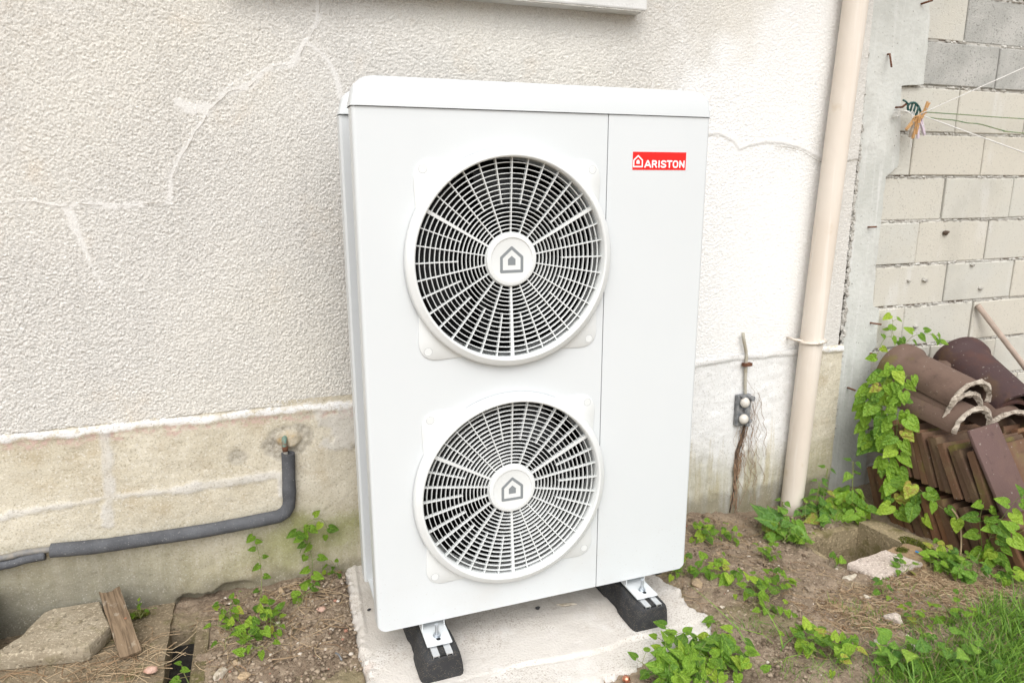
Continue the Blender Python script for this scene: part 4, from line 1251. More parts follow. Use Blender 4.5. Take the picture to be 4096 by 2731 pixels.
# plank: one end on the pavement, the other propped on the broken slab
def plank():
    o_ = thing('wooden_plank', 'short weathered plank propped across the broken slab', 'plank', (-.70, .32, -.128))
    A = Vector((-.688, .318, -.122)); B_ = Vector((-.776, .560, -.032)); d = (B_ - A); L = d.length; d.normalize()
    side = Vector((0, 0, 1)).cross(d).normalized() * -1; nrm = side.cross(d).normalized()
    if nrm.z < 0: nrm = -nrm
    nx, ny = 8, 26; hw = .029; V = []
    for t in (0, 1):
        for i in range(ny):
            for j in range(nx):
                u = (j / (nx - 1) - .5) * 2; s_ = i / (ny - 1) * L
                if i == 0: s_ += .004 * float(vn(j * .9, 3, 2))
                if i == ny - 1: s_ += .012 * float(vn(j * .8, 7, 4)) - .010 * (1 - abs(u)) 
                p = A + d * s_ + side * hw * u * (1 + .06 * float(vn(i * .4, u * 3, 5))) + nrm * (.009 * t + .0015 * u * u + .001 * float(vn(i * .5, j, 1)))
                V.append(tuple(p))
    F = []; N = nx * ny
    for i in range(ny - 1):
        for j in range(nx - 1):
            a = i * nx + j; F += [(a, a + nx, a + nx + 1, a + 1), (N + a, N + a + 1, N + a + nx + 1, N + a + nx)]
    bd_ = [j for j in range(nx)] + [i * nx + nx - 1 for i in range(1, ny)] + [(ny - 1) * nx + j for j in reversed(range(nx - 1))] + [i * nx for i in reversed(range(1, ny - 1))]
    for i in range(len(bd_)):
        a, b2 = bd_[i], bd_[(i + 1) % len(bd_)]; F.append((a, b2, N + b2, N + a))
    # object whose local Y runs along the grain
    M = Matrix((side, d, nrm)).transposed(); Mi = M.inverted()
    V2 = [tuple(Mi @ (Vector(v) - A)) for v in V]
    b = obj('board', V2, F, MAT['plank'], o_, local=True); b.location = A - o_.location; b.rotation_euler = M.to_euler()
    V3, F3 = [], []
    kp = A + d * .135 + side * .016 + nrm * .0112
    mbk = MB(); mbk.tube([kp, kp + nrm * .0006], .0042, 10); mbk.build('knot', MAT['dead_leaf'], o_)
    smooth_angle(b, 40)
plank()
V, F = lathe(0, 0, [(.001, .0), (.075, .0), (.085, .05), (.092, .10), (.086, .15), (.070, .155)], 28)
V = [(-1.155 + x, .49 + z, -.115 + y) for x, y, z in V]
o = obj('clay_pot', V, F, MAT['terracotta_old'], smooth=True, loc=(-1.155, .49, -.115))
V, F = lathe(0, 0, [(.086, .138), (.094, .139), (.094, .158), (.086, .159)], 28, True)
obj('rim', [(-1.155 + x, .49 + z, -.115 + y) for x, y, z in V], F, MAT['terracotta_old'], o, smooth=True)
tag(o, 'old clay pot at the foot of the wall, cut by the left edge', 'pot')

# ---------------------------------------------------------------- right: open pit and stones
pt = thing('open_pit', 'open concrete inspection pit beside the roof tile pile', 'pit', (1.96, .18, -.36))
mb = MB(); mb.slab([(1.765, .36), (2.20, .36), (2.20, .305), (1.765, .305)], -.62, -.205); mb.build('back_wall', MAT['pitwall'], pt)
mb = MB(); mb.slab([(2.105, .304), (2.19, .304), (2.27, -.02), (2.135, .03)], -.62, -.178); mb.build('side_wall', MAT['pitwall'], pt)
mb = MB(); mb.slab([(1.765, .304), (1.80, .304), (1.80, .06), (1.765, .06)], -.62, -.21); mb.build('left_wall', MAT['pitwall'], pt)
mb = MB(); mb.slab([(1.80, .058), (2.128, .08), (2.13, .02), (1.80, .0)], -.62, -.195); mb.build('front_wall', MAT['pitwall'], pt)
o = rough_slab('flat_stone', [(1.777, .040), (1.987, .062), (2.040, -.055), (1.80, -.078)], -.20, -.158, MAT['pinkstone'], (.0, .0), .005, 5)
tag(o, 'flat pinkish concrete piece at the near edge of the open pit', 'stone')
o = rough_slab('rubble_piece', [(2.0, .075), (2.12, .08), (2.15, -.03), (2.05, -.06), (2.01, .02)], -.20, -.163, MAT['bark'], (.0, .0), .012, 8)
tag(o, 'crumbly brown rubble between the flat stone and the mossy rim', 'rubble')

def moss_patch(name, cx, cy, z, rx, ry, label, seed, n=420):
    rg_ = random.Random(seed); mb_ = MB()
    for i in range(n):
        a = rg_.random() * 6.283; q = math.sqrt(rg_.random()); x = cx + rx * q * math.cos(a); y = cy + ry * q * math.sin(a)
        h = .006 + .012 * (1 - q) * rg_.random(); dx, dy = rg_.uniform(-.006, .006), rg_.uniform(-.006, .006); b_ = rg_.random() * 6
        mb_.add([(x + .003 * math.cos(b_), y + .003 * math.sin(b_), z), (x - .003 * math.cos(b_), y - .003 * math.sin(b_), z), (x + dx, y + dy, z + h)], [(0, 1, 2)])
    o_ = mb_.build(name, MAT['moss'], loc=(cx, cy, z)); return tag(o_, label, 'moss', kind='stuff')
moss_patch('moss', 2.165, .07, -.179, .045, .075, 'bright moss cushion on the rim of the pit', 1, 900)
moss_patch('moss', 2.055, .045, -.166, .03, .02, 'small moss tuft on the brown rubble', 2, 300)
moss_patch('moss', -.70, .545, -.128, .035, .02, 'moss patch on the old pavement by the plank', 3, 300)
moss_patch('moss', 2.27, -.09, -.186, .05, .04, 'moss patch between the pit rim and tiles', 4, 400)

# ---------------------------------------------------------------- roof tile pile
TG = 'roof tiles stacked on edge by the block wall'
def tile_mesh():
    """interlocking clay tile standing on its long edge: x = length, z = height, y = thickness"""
    mb_ = MB(); L, H, T = .38, .225, .013
    prof = [(0, 0), (0, H), (T + .009, H), (T + .009, H - .014), (T, H - .020), (T, .026), (T + .006, .018), (T + .006, .0)]
    n = len(prof); V = [(0, y, z) for y, z in prof] + [(L, y, z) for y, z in prof]
    t = tessellate_polygon([[Vector((y, z, 0)) for y, z in prof]])
    F = [(i, (i + 1) % n, (i + 1) % n + n, i + n) for i in range(n)] + [tuple(q) for q in t] + [tuple(i + n for i in reversed(q)) for q in t]
    mb_.add(V, F)
    mb_.box(-.002, .020, .002, .0275, .004, H - .003); mb_.box(.034, .044, T + .0002, T + .007, .04, H - .04)
    o_ = mb_.build('clay_tile', MAT['tile']); smooth_angle(o_, 40); return o_
tproto = tile_mesh()
first = True
rg = random.Random(4)
def put_tile(x, y, z, lean, yaw, roll, label, mat=None):
    global first
    o_ = tproto if first else copy_obj(tproto)
    first = False
    o_.location = (x, y, z); o_.rotation_euler = (-lean, roll, yaw)
    tag(o_, label, 'roof tile', TG); return o_
# rotation_euler x negative leans the top of the tile back towards the wall (+y)
ordn = ['first', 'second', 'third', 'fourth', 'fifth', 'sixth', 'seventh', 'eighth', 'ninth', 'tenth', 'eleventh', 'twelfth', 'thirteenth', 'fourteenth', 'fifteenth', 'sixteenth', 'seventeenth', 'eighteenth']
for i in range(17):
    y = .405 - i * .042 + rg.uniform(-.006, .006)
    put_tile(2.285 + rg.uniform(-.008, .012) + max(0, i - 9) * .006, y - .06, -.205 + rg.uniform(-.004, .004) + .02 * S(6, 14, i), R(26 + 8 * (i / 17) + rg.uniform(-4, 4)), R(rg.uniform(-3, 3)), R(rg.uniform(-2, 2)),
             'clay roof tile on edge in the lower row, %s from the wall' % ordn[i])
for i in range(11):
    y = .340 - i * .0385 + rg.uniform(-.005, .005)
    put_tile(2.30 + rg.uniform(-.008, .01), y - .06, .030 + rg.uniform(-.004, .006), R(24 + 4 * (i / 9) + rg.uniform(-3, 3)), R(rg.uniform(-3, 3)), R(rg.uniform(-2, 2)),
             'clay roof tile on edge in the upper row, %s from the wall' % ordn[i])
for i in range(9):
    y = .40 - i * .05 + rg.uniform(-.006, .006)
    put_tile(2.72 + rg.uniform(-.01, .01), y - .06, .02 + rg.uniform(-.004, .01), R(20 + rg.uniform(-5, 5)), R(rg.uniform(-4, 4)), 0,
             'clay roof tile in the rear row at the frame edge, %s from wall' % ordn[i])
for i in range(9):
    y = .42 - i * .05
    put_tile(2.70 + rg.uniform(-.01, .01), y - .06, -.205, R(20 + rg.uniform(-5, 5)), R(rg.uniform(-4, 4)), 0,
             'clay roof tile at the bottom of the rear row, %s from the wall' % ordn[i])
# smooth brown flat tile leaning on the front of the upper row
bm = bevel_box(0, .175, 0, .016, 0, .34, .006, 2)
o = bobj('flat_tile', bm, MAT['flat_brown']); smooth_angle(o, 40)
o.location = (2.318, -.150, .02); o.rotation_euler = (R(-30), R(-3), R(4))
tag(o, 'smooth brown flat tile leaning against the front of the upper row', 'roof tile')
bm = bevel_box(0, .2, 0, .016, 0, .30, .006, 2)
o = bobj('flat_tile', bm, MAT['flat_brown']); smooth_angle(o, 40)
o.location = (2.66, -.17, -.03); o.rotation_euler = (R(-26), R(4), R(-6))
tag(o, 'brown flat tile at the right frame edge below the ridge tiles', 'roof tile')

def ridge_tile(name, A, B_, r, mat, label, lump=None, th=.013, collar=True):
    """half-round ridge tile from collar end A to open end B_"""
    A = Vector(A); B_ = Vector(B_); d = (B_ - A); L = d.length; d.normalize()
    side = d.cross(Vector((0, 0, 1))).normalized(); up = side.cross(d).normalized()
    n = 18; st = [(0, 1.13), (.02, 1.16), (.05, 1.15), (.065, 1.03), (.08, 1.0), (L * .5, .985), (L, .97)] if collar else [(0, 1), (L * .5, 1), (L, .98)]
    V = []
    def ringp(s_, rad):
        out = []
        for k in range(n + 1):
            a = R(-4) + (math.pi + R(8)) * k / n
            out.append(tuple(A + d * s_ + side * rad * math.cos(a) + up * (rad * .92 * math.sin(a))))
        return out
    for s_, k in st: V += ringp(s_, r * k)
    m_ = len(st); base = len(V)
    for s_, k in st: V += ringp(s_, r * k - th)
    F = []
    w = n + 1
    for i in range(m_ - 1):
        for j in range(n):
            F.append((i * w + j, i * w + j + 1, (i + 1) * w + j + 1, (i + 1) * w + j))
            F.append((base + i * w + j, base + (i + 1) * w + j, base + (i + 1) * w + j + 1, base + i * w + j + 1))
    for j in range(n):
        F.append((j, base + j, base + j + 1, j + 1)); q = (m_ - 1) * w
        F.append((q + j, q + j + 1, base + q + j + 1, base + q + j))
    for i in range(m_ - 1):
        F.append((i * w, (i + 1) * w, base + (i + 1) * w, base + i * w)); F.append((i * w + n, base + i * w + n, base + (i + 1) * w + n, (i + 1) * w + n))
    o_ = obj(name, V, F, mat, loc=tuple(A)); smooth_angle(o_, 45)
    tag(o_, label, 'ridge tile', 'half round ridge tiles on top of the pile')
    if lump:
        V = []; rg_ = random.Random(int(lump * 10)); q = 4
        for k in range(n + 1):
            a = math.pi * k / n
            for t in range(q):
                b_ = 2 * math.pi * t / q
                rr = r * .965 + .001 + (.013 + .012 * rg_.random()) * math.cos(b_) * .8
                V.append(tuple(B_ + d * (.003 + (.008 + .006 * rg_.random()) * math.sin(b_)) + side * rr * math.cos(a) + up * rr * .92 * math.sin(a)))
        F = [(k * q + t, k * q + (t + 1) % q, (k + 1) * q + (t + 1) % q, (k + 1) * q + t) for k in range(n) for t in range(q)]
        obj('mortar_edge', V, F, MAT['lime_lump'], o_)
    return o_
ridge_tile('ridge_tile', (2.485, .535, .425), (2.485, .175, .355), .108, MAT['ridge'], 'mottled brown ridge tile on top of the left stack', 1.1)
ridge_tile('ridge_tile', (2.470, .550, .355), (2.475, .190, .305), .102, MAT['ridge'], 'middle ridge tile of the left stack with pale mortar edge', 2.3)
ridge_tile('ridge_tile', (2.450, .520, .305), (2.455, .130, .258), .104, MAT['ridge'], 'mossy bottom ridge tile of the left stack resting on the tiles', 3.2)
ridge_tile('ridge_tile', (2.865, .535, .435), (2.775, .17, .285), .112, MAT['ridge_dark'], 'dark plum ridge tile on top of the right stack')
ridge_tile('ridge_tile', (2.845, .555, .385), (2.755, .185, .250), .106, MAT['ridge_dark'], 'dark ridge tile under the plum one, second in the right stack')
ridge_tile('ridge_tile', (2.79, .54, .345), (2.72, .165, .215), .105, MAT['ridge'], 'lowest ridge tile of the right stack with grey mortar', 4.4)
# wooden pole leaning against the block wall
mb = MB(); mb.tube([(3.085, .632, .655), (3.30, .50, .35), (3.62, .30, -.15)], .0135, 12); o = mb.build('broom_handle', MAT['pole'], smooth=True, loc=(3.62, .30, -.15))
tag(o, 'bare wooden broom handle leaning on the block wall', 'broom handle')

# ---------------------------------------------------------------- clothes line with pegs
cl = thing('line_holder', 'dark green plastic clothes line holder hooked to a nail on the post', 'line holder', (2.44, .585, 1.55))
mb = MB(); mb.tube([(2.40, .64, 1.565), (2.40, .595, 1.563), (2.41, .585, 1.575)], .005, 6); mb.build('hook', MAT['rust'], cl, smooth=True)
c0 = Vector((2.452, .578, 1.556))
def ell(rx, rz, tilt, n=20): return [tuple(c0 + Vector((rx * math.cos(a) * math.cos(tilt) - rz * math.sin(a) * math.sin(tilt), .004 * math.sin(2 * a), rx * math.cos(a) * math.sin(tilt) + rz * math.sin(a) * math.cos(tilt)))) for a in np.linspace(0, 2 * math.pi, n)]
mb = MB(); mb.tube(ell(.040, .021, R(-22)), .0048, 6, cap=False)
for k in range(-1, 2):
    a = Vector((k * .018, 0, -k * .007)); mb.tube([c0 + a + Vector((.005, 0, .020)), c0 + a + Vector((-.005, 0, -.020))], .0045, 6)
mb.tube([(2.415, .58, 1.573), (2.405, .585, 1.585), (2.398, .595, 1.592)], .004, 6)
mb.build('frame', MAT['spool'], cl, smooth=True)
mb = MB()
rg = random.Random(8)
for k in range(5):
    mb.tube(crom([(2.385 + .004 * k, .60, 1.548 - .006 * k), (2.40 + .01 * k, .575, 1.545), (2.425 + .006 * k, .565, 1.53 - .012 * k), (2.445 - .003 * k, .56, 1.505 - .006 * k)], 4), .0016, 5)
for k in range(6):
    mb.tube(crom([(2.376 + rg.uniform(-.004, .004), .612, 1.555 - .006 * k), (2.384, .592, 1.556 - .006 * k), (2.395, .612, 1.552 - .006 * k)], 4), .0017, 5)
mb.tube(crom([(2.432, .56, 1.43), (2.434, .56, 1.41), (2.438, .558, 1.396)], 3), .0018, 5)
o = mb.build('knotted_cord', MAT['rope_white']); tag(o, 'white cord knotted round the nail beside the pegs', 'cord')
for (pts, mt, r_, lab) in (
    ([(2.445, .56, 1.525), (2.95, .33, 1.78), (3.46, .10, 2.03)], 'rope_white', .0021, 'white washing line rising to the upper right'),
    ([(2.455, .56, 1.533), (3.1, .33, 1.305), (3.79, .10, 1.075)], 'rope_white', .0026, 'white washing line sloping down to the lower right'),
    ([(2.485, .580, 1.545), (2.8, .60, 1.543), (3.162, .605, 1.537), (4.673, .605, 1.52)], 'rope_green', .0024, 'upper green garden cord running along the block wall'),
    ([(2.48, .580, 1.532), (2.6, .60, 1.523), (2.72, .60, 1.518), (2.8, .60, 1.509), (2.88, .60, 1.506), (3.0, .60, 1.487), (3.08, .60, 1.476), (3.18, .60, 1.472), (4.7, .6, 1.40)], 'rope_green', .0024, 'lower slack green garden cord along the block wall')):
    mb = MB(); mb.tube(crom(pts, 6), r_, 6); o = mb.build('clothes_line', MAT[mt], smooth=True, loc=pts[0]); tag(o, lab, 'cord', 'lines tied to the holder')
def peg(loc, ang, mt, label, tip=.0, lean=0.0, L=.074):
    t = thing('clothes_peg', label, 'clothes peg', loc, 'pegs hanging on the washing line')
    M = Euler((lean, ang, tip)).to_matrix()
    for s in (-1, 1):
        mb_ = MB(); V = []
        for (z, x0, x1) in ((0, .0045, .0085), (-.026, .0005, .0060), (-.05, .0002, .0052), (-L, .0015, .0040)):
            for (x, y) in ((x0, -.0045), (x1, -.0045), (x1, .0045), (x0, .0045)): V.append(tuple(M @ Vector((s * x, y, z)) + Vector(loc)))
        F = [(i * 4 + j, i * 4 + (j + 1) % 4, i * 4 + 4 + (j + 1) % 4, i * 4 + 4 + j) for i in range(3) for j in range(4)] + [(0, 1, 2, 3), (15, 14, 13, 12)]
        mb_.add(V, F); mb_.build('jaw', MAT[mt], t)
    mb_ = MB(); c = M @ Vector((0, 0, -.030)) + Vector(loc); ya = M @ Vector((0, 1, 0)); xa = M @ Vector((1, 0, 0))
    mb_.tube([c - ya * .0055, c + ya * .0055], .0032, 8); mb_.tube([c - ya * .005 - xa * .007, c - ya * .0055 + xa * .007], .0009, 4)
    mb_.build('spring', MAT['zinc'], t)
peg((2.497, .552, 1.582), R(24), 'peg', 'wooden peg sticking up beside the green holder')
peg((2.452, .548, 1.522), R(2), 'peg', 'wooden peg hanging straight down in front of the bunch', lean=R(6))
peg((2.444, .556, 1.520), R(44), 'peg', 'wooden peg splayed out to the left of the bunch')
peg((2.445, .562, 1.510), R(16), 'peg_grey', 'grey weathered peg at the back of the bunch')
peg((2.449, .558, 1.505), R(8), 'peg', 'darker wooden peg behind the middle of the bunch')
peg((2.466, .555, 1.512), R(-28), 'peg_lilac', 'pale lilac peg splayed to the right of the bunch')
peg((2.460, .560, 1.505), R(-8), 'peg_lilac', 'pale lilac peg hanging behind the wooden pegs')
peg((2.492, .556, 1.545), R(62), 'peg', 'wooden peg lying nearly flat across the line')

# ---------------------------------------------------------------- plants
def leaf_mesh(name, half, mid, fold, droop, mat, wav=0.0):
    """leaf of unit length along +Y, petiole at the origin, upper side +Z"""
    V = []; F = []
    poly = half + [m_ for m_ in reversed(mid[1:-1])]
    tri = tessellate_polygon([[Vector((x, y, 0)) for x, y in poly]])
    def zf(x, y): return fold * abs(x) - droop * max(0, y) ** 2 - .35 * droop * (abs(x) ** 1.6) + wav * math.sin(7 * y + 3 * x)
    for sx in (1, -1):
        b_ = len(V)
        V += [(sx * x, y, zf(sx * x, y)) for x, y in poly]
        F += [tuple((i + b_) for i in (t if sx == 1 else tuple(reversed(t)))) for t in tri]
    me_o = obj(name, V, F, mat, smooth=True, local=True)
    me = me_o.data
    bm = bmesh.new(); bm.from_mesh(me); bmesh.ops.remove_doubles(bm, verts=bm.verts, dist=1e-5)
    bmesh.ops.recalc_face_normals(bm, faces=bm.faces)
    if sum(f.normal.z for f in bm.faces) < 0: bmesh.ops.reverse_faces(bm, faces=bm.faces)
    bm.to_mesh(me); bm.free()
    bpy.data.objects.remove(me_o)
    return me
heart = [(0, 0), (.05, -.13), (.17, -.23), (.31, -.20), (.41, -.06), (.44, .12), (.41, .30), (.33, .50), (.21, .70), (.10, .87), (0, 1.0)]
midr = [(0, 0), (0, .25), (0, .5), (0, .75), (0, 1.0)]
ser = [(0, 0)]
N_ = 12
for i in range(N_):
    t = (i + .5) / N_; w = .42 * math.sin(math.pi * min(1, (t * 1.0) ** .62)) * (1 - .25 * t) + .02
    ser += [(w * .90, t * .93 - .06), (w * 1.05, t * .93 + .005)]
ser += [(0, 1.0)]
LM = {'bindweed': [leaf_mesh('bindweed_leaf', heart, midr, f_, d_, MAT['bindweed'], w_) for f_, d_, w_ in ((.22, .18, .0), (.35, .05, .02), (.10, .35, .02), (.45, .25, .0), (.05, .12, .03))],
      'nettle': [leaf_mesh('nettle_leaf', ser, midr, f_, d_, MAT['nettle'], w_) for f_, d_, w_ in ((.2, .2, .01), (.3, .4, .02), (.1, .1, .02))]}

def place_leaf(parent, kind, p, face, tipdir, size, rg_):
    """face = where the upper side looks, tipdir = where the tip points"""
    n_ = Vector(face).normalized(); t = Vector(tipdir); t = (t - n_ * t.dot(n_))
    if t.length < 1e-4: t = Vector((1, 0, 0)) - n_ * n_.x
    t.normalize(); x = t.cross(n_)
    M = Matrix((x, t, n_)).transposed()
    o_ = bpy.data.objects.new('leaf', rg_.choice(LM[kind]))
    COL.objects.link(o_); o_.parent = parent
    o_.location = Vector(p) - parent.location; o_.rotation_euler = M.to_euler(); o_.scale = (size * rg_.uniform(.85, 1.12), size, size)

def trail(parent, mb_, pts, kind, n, size, rg_, face=(0, -.45, 1), jit=.35, pet=.03, stem=.0014, hang=0.0, taper=True):
    P = crom(pts, 6)
    mb_.tube(P, [stem * (1 - .5 * i / len(P)) for i in range(len(P))], 5)
    for i in range(n):
        t = (i + .6) / n; q = P[min(len(P) - 1, int(t * (len(P) - 1)))]; d = (P[min(len(P) - 1, int(t * (len(P) - 1)) + 1)] - q)
        d = d.normalized() if d.length > 1e-6 else Vector((1, 0, 0))
        f_ = Vector(face) + Vector((rg_.gauss(0, jit), rg_.gauss(0, jit), rg_.gauss(0, jit * .6)))
        f_.normalize()
        side = d.cross(f_).normalized() * (1 if i % 2 else -1)
        base = q + side * pet * rg_.uniform(.3, 1.1) + f_ * pet * rg_.uniform(.5, 1.3)
        s_ = size * rg_.uniform(.65, 1.15) * ((1.05 - .5 * t) if taper else 1)
        mb_.tube([q, (q + base) / 2 + f_ * .004, base], stem * .6, 4)
        tip = side + d * .5 + Vector((rg_.gauss(0, .4), rg_.gauss(0, .4), -.2 - hang))
        place_leaf(parent, kind, base, f_, tip, s_, rg_)

PG = {'bindweed': 'bindweed plants creeping over the soil', 'nettle': 'young nettles along the wall'}
def clump(cx, cy, label, kind='bindweed', runners=4, n=5, length=.10, size=.035, height=.02, seed=0, z=None, face=(0, -.45, 1), cat=None, ell=(1, 1)):
    size *= 1.12
    rg_ = random.Random(seed); z0 = ground_h(cx, cy) if z is None else z
    t = thing('bindweed_plant' if kind == 'bindweed' else 'nettle_plant', label, cat or ('bindweed' if kind == 'bindweed' else 'nettle'), (cx, cy, z0), PG[kind])
    mb_ = MB()
    a0 = rg_.random() * 6.28
    for r_ in range(runners):
        a = a0 + 2 * math.pi * r_ / runners + rg_.uniform(-.4, .4); L = length * rg_.uniform(.5, 1.15)
        pts = [(cx, cy, z0)]
        for k in range(1, 4):
            q = k / 3; x = cx + math.cos(a) * L * q * ell[0] + rg_.uniform(-.012, .012); y = cy + math.sin(a) * L * q * ell[1] + rg_.uniform(-.012, .012)
            zz = (ground_h(x, y) if z is None else z) + height * math.sin(q * 2.4) * rg_.uniform(.5, 1.2) + .006
            pts.append((x, y, zz)); a += rg_.uniform(-.5, .5)
        trail(t, mb_, pts, kind, n, size, rg_, face)
    mb_.build('stem', MAT['stem'], t)
    return t
def stalk(cx, cy, label, h, pairs, size, seed, lean=(0, 0), z=None, group=None):
    """upright nettle stalk with opposite leaf pairs"""
    rg_ = random.Random(seed); z0 = ground_h(cx, cy) if z is None else z
    t = thing('nettle_plant', label, 'nettle', (cx, cy, z0), PG['nettle']); mb_ = MB()
    P = crom([(cx, cy, z0), (cx + lean[0] * .4, cy + lean[1] * .4, z0 + h * .5), (cx + lean[0], cy + lean[1], z0 + h)], 6)
    mb_.tube(P, .0022, 5)
    for k in range(pairs):
        q = P[int((k + 1) / pairs * (len(P) - 1))]; a = k * 1.57 + rg_.uniform(-.4, .4) + .4; s_ = size * (1.15 - .6 * k / pairs)
        for sg in (0, math.pi):
            d = Vector((math.cos(a + sg), math.sin(a + sg), 0)); b_ = q + d * .012 + Vector((0, 0, .004))
            mb_.tube([q, b_], .001, 4)
            place_leaf(t, 'nettle', b_, Vector((0, -.25, 1)) + d * .25 + Vector((rg_.gauss(0, .15), rg_.gauss(0, .15), 0)), d + Vector((0, 0, -.25 + rg_.uniform(-.2, .2))), s_ * rg_.uniform(.85, 1.1), rg_)
    mb_.build('stem', MAT['stem'], t)

# left of the machine
clump(-.36, .335, 'broad bindweed patch between the drain slot and concrete pad', runners=7, n=4, length=.14, size=.034, seed=11, ell=(1, .75))
clump(-.41, .43, 'small upright bindweed sprig beside the drain slot rim', runners=3, n=4, length=.05, size=.028, height=.05, seed=12)
clump(-.275, .36, 'bindweed sprig at the right of the broad patch', runners=2, n=4, length=.06, size=.036, seed=13)
clump(-.21, .42, 'two leafed bindweed shoot near the pad edge', runners=1, n=3, length=.05, size=.036, seed=14)
clump(-.355, .225, 'small bindweed leaves near the bottom edge by the slot', runners=2, n=3, length=.05, size=.028, seed=15)
clump(-.52, .16, 'single bindweed shoot arching over the drain slot', runners=1, n=3, length=.06, size=.03, height=.04, seed=16, z=-.14)
clump(-.065, .565, 'tiny green seedling at the wall foot by the machine', runners=3, n=3, length=.025, size=.020, seed=17)
clump(-.69, .52, 'tiny seedling on the old pavement behind the plank', runners=3, n=3, length=.02, size=.014, seed=18, z=-.128)
def vine(name, label, strands, loc, size, kind='bindweed', seed=0, face=(0, -1, .3), pet=.022, hang=.8, group='climbing bindweed vines', jit=.35):
    rg_ = random.Random(seed); t = thing(name, label, 'vine', loc, group); mb_ = MB()
    for pts, n in strands: trail(t, mb_, pts, kind, n, size, rg_, face, jit, pet, .0013, hang, taper=False)
    mb_.build('stem', MAT['stem'], t)
vine('bindweed_vine', 'leafy vine climbing the plinth below the lagged pipe', [([(-.16, .535, -.125), (-.145, .558, -.06), (-.155, .565, .01), (-.175, .57, .05), (-.178, .572, .085)], 12), ([(-.155, .56, .02), (-.165, .568, .075), (-.135, .57, .10), (-.10, .57, .095), (-.085, .57, .055), (-.075, .57, .035)], 6), ([(-.15, .54, -.12), (-.17, .50, -.12), (-.185, .45, -.12)], 4)], (-.16, .535, -.13), .033, seed=31)
vine('bindweed_vine', 'thin sparse vine rising in front of the plinth, left of the leafy one', [([(-.335, .44, -.13), (-.318, .50, -.09), (-.316, .545, -.02), (-.322, .56, .04), (-.335, .57, .09)], 9), ([(-.335, .44, -.13), (-.30, .42, -.10), (-.29, .40, -.11)], 5)], (-.335, .44, -.135), .026, seed=32, pet=.012)
# right of the machine
clump(1.12, .16, 'bindweed tuft peeping out under the right end of the machine', runners=4, n=4, length=.06, size=.036, seed=41)
clump(1.38, .40, 'bindweed patch on the soil below the burnt cable', runners=4, n=5, length=.09, size=.038, seed=42)
clump(1.49, .375, 'small bindweed sprig right of the burnt cable patch', runners=3, n=4, length=.055, size=.034, seed=43)
clump(1.26, .115, 'bindweed runner on bare soil right of the pad', runners=4, n=5, length=.085, size=.042, seed=44)
clump(1.31, -.005, 'bindweed runner midway between the pad and the pit', runners=4, n=5, length=.08, size=.036, seed=45)
clump(1.27, -.10, 'lowest bindweed tuft right of the pad corner', runners=4, n=4, length=.07, size=.038, seed=46)
clump(1.42, .0, 'pale bindweed sprig on bare soil left of the pit', runners=3, n=5, length=.065, size=.03, seed=47)
clump(1.55, .195, 'flat clover like tuft between the pipe foot and pit', runners=4, n=4, length=.05, size=.025, seed=48)
clump(1.745, .07, 'two heart leaves at the left corner of the pit', runners=1, n=3, length=.05, size=.042, seed=49)
clump(1.73, .36, 'large toothed weed rosette at the foot of the downpipe', kind='nettle', runners=6, n=3, length=.10, size=.105, height=.05, seed=51)
clump(1.70, .33, 'small round leaved weed in front of the downpipe rosette', runners=5, n=6, length=.09, size=.026, height=.05, seed=52)
clump(1.765, .27, 'low bindweed fringe at the left rim of the pit', runners=3, n=4, length=.05, size=.028, seed=53)
stalk(1.77, .40, 'slim nettle shoot directly in front of the downpipe foot', .13, 4, .045, 54)
stalk(1.99, .44, 'nettle stalk right of the downpipe near the concrete post', .17, 4, .055, 55, (.01, 0))
stalk(2.05, .46, 'taller nettle stalk against the concrete post', .21, 4, .052, 56, (.02, .01))
stalk(2.16, .40, 'tall thin nettle stalk left of the tile pile', .25, 4, .062, 57, (.0, .02))
clump(1.99, .42, 'dense nettle leaves overhanging the back of the pit', kind='nettle', runners=6, n=4, length=.11, size=.068, height=.06, seed=58)
clump(2.14, .385, 'big heart leaved bindweed at the back right of the pit', runners=5, n=4, length=.10, size=.075, height=.07, seed=59, face=(-.3, -.6, .8))
vine('bindweed_vine', 'dense vine cascading down the left side of the tile pile', [
    ([(2.30, .40, .47), (2.262, .40, .40), (2.255, .39, .30), (2.255, .37, .18), (2.262, .33, .06)], 26),
    ([(2.32, .46, .42), (2.255, .455, .36), (2.25, .45, .27), (2.25, .44, .17), (2.255, .42, .10)], 22),
    ([(2.34, .36, .44), (2.268, .33, .35), (2.262, .31, .24), (2.262, .30, .10), (2.265, .29, -.05)], 22),
    ([(2.262, .33, .06), (2.25, .29, .0), (2.245, .26, -.06), (2.24, .25, -.12)], 13)], (2.26, .36, -.2), .060, seed=61, face=(-.55, -.75, .35), pet=.03)
vine('bindweed_vine', 'loose trail of single leaves across the lower tile row', [
    ([(2.25, .27, -.02), (2.255, .20, .02), (2.26, .12, -.01), (2.265, .05, -.03), (2.27, -.02, -.05)], 6),
    ([(2.255, .20, -.01), (2.26, .17, -.07), (2.25, .12, -.12)], 3)], (2.25, .27, -.2), .062, seed=62, face=(-.5, -.8, .4), pet=.015, jit=.2)
vine('bindweed_vine', 'leafy vine over the near end of the tile pile', [
    ([(2.30, -.10, -.18), (2.28, -.13, -.06), (2.28, -.16, .03), (2.30, -.19, .12), (2.33, -.22, .15)], 13),
    ([(2.30, -.10, -.15), (2.285, -.08, -.02), (2.29, -.08, .06)], 7),
    ([(2.28, -.14, -.15), (2.27, -.19, -.05), (2.30, -.24, .03)], 8)], (2.30, -.10, -.2), .052, seed=63, face=(-.5, -.75, .45))
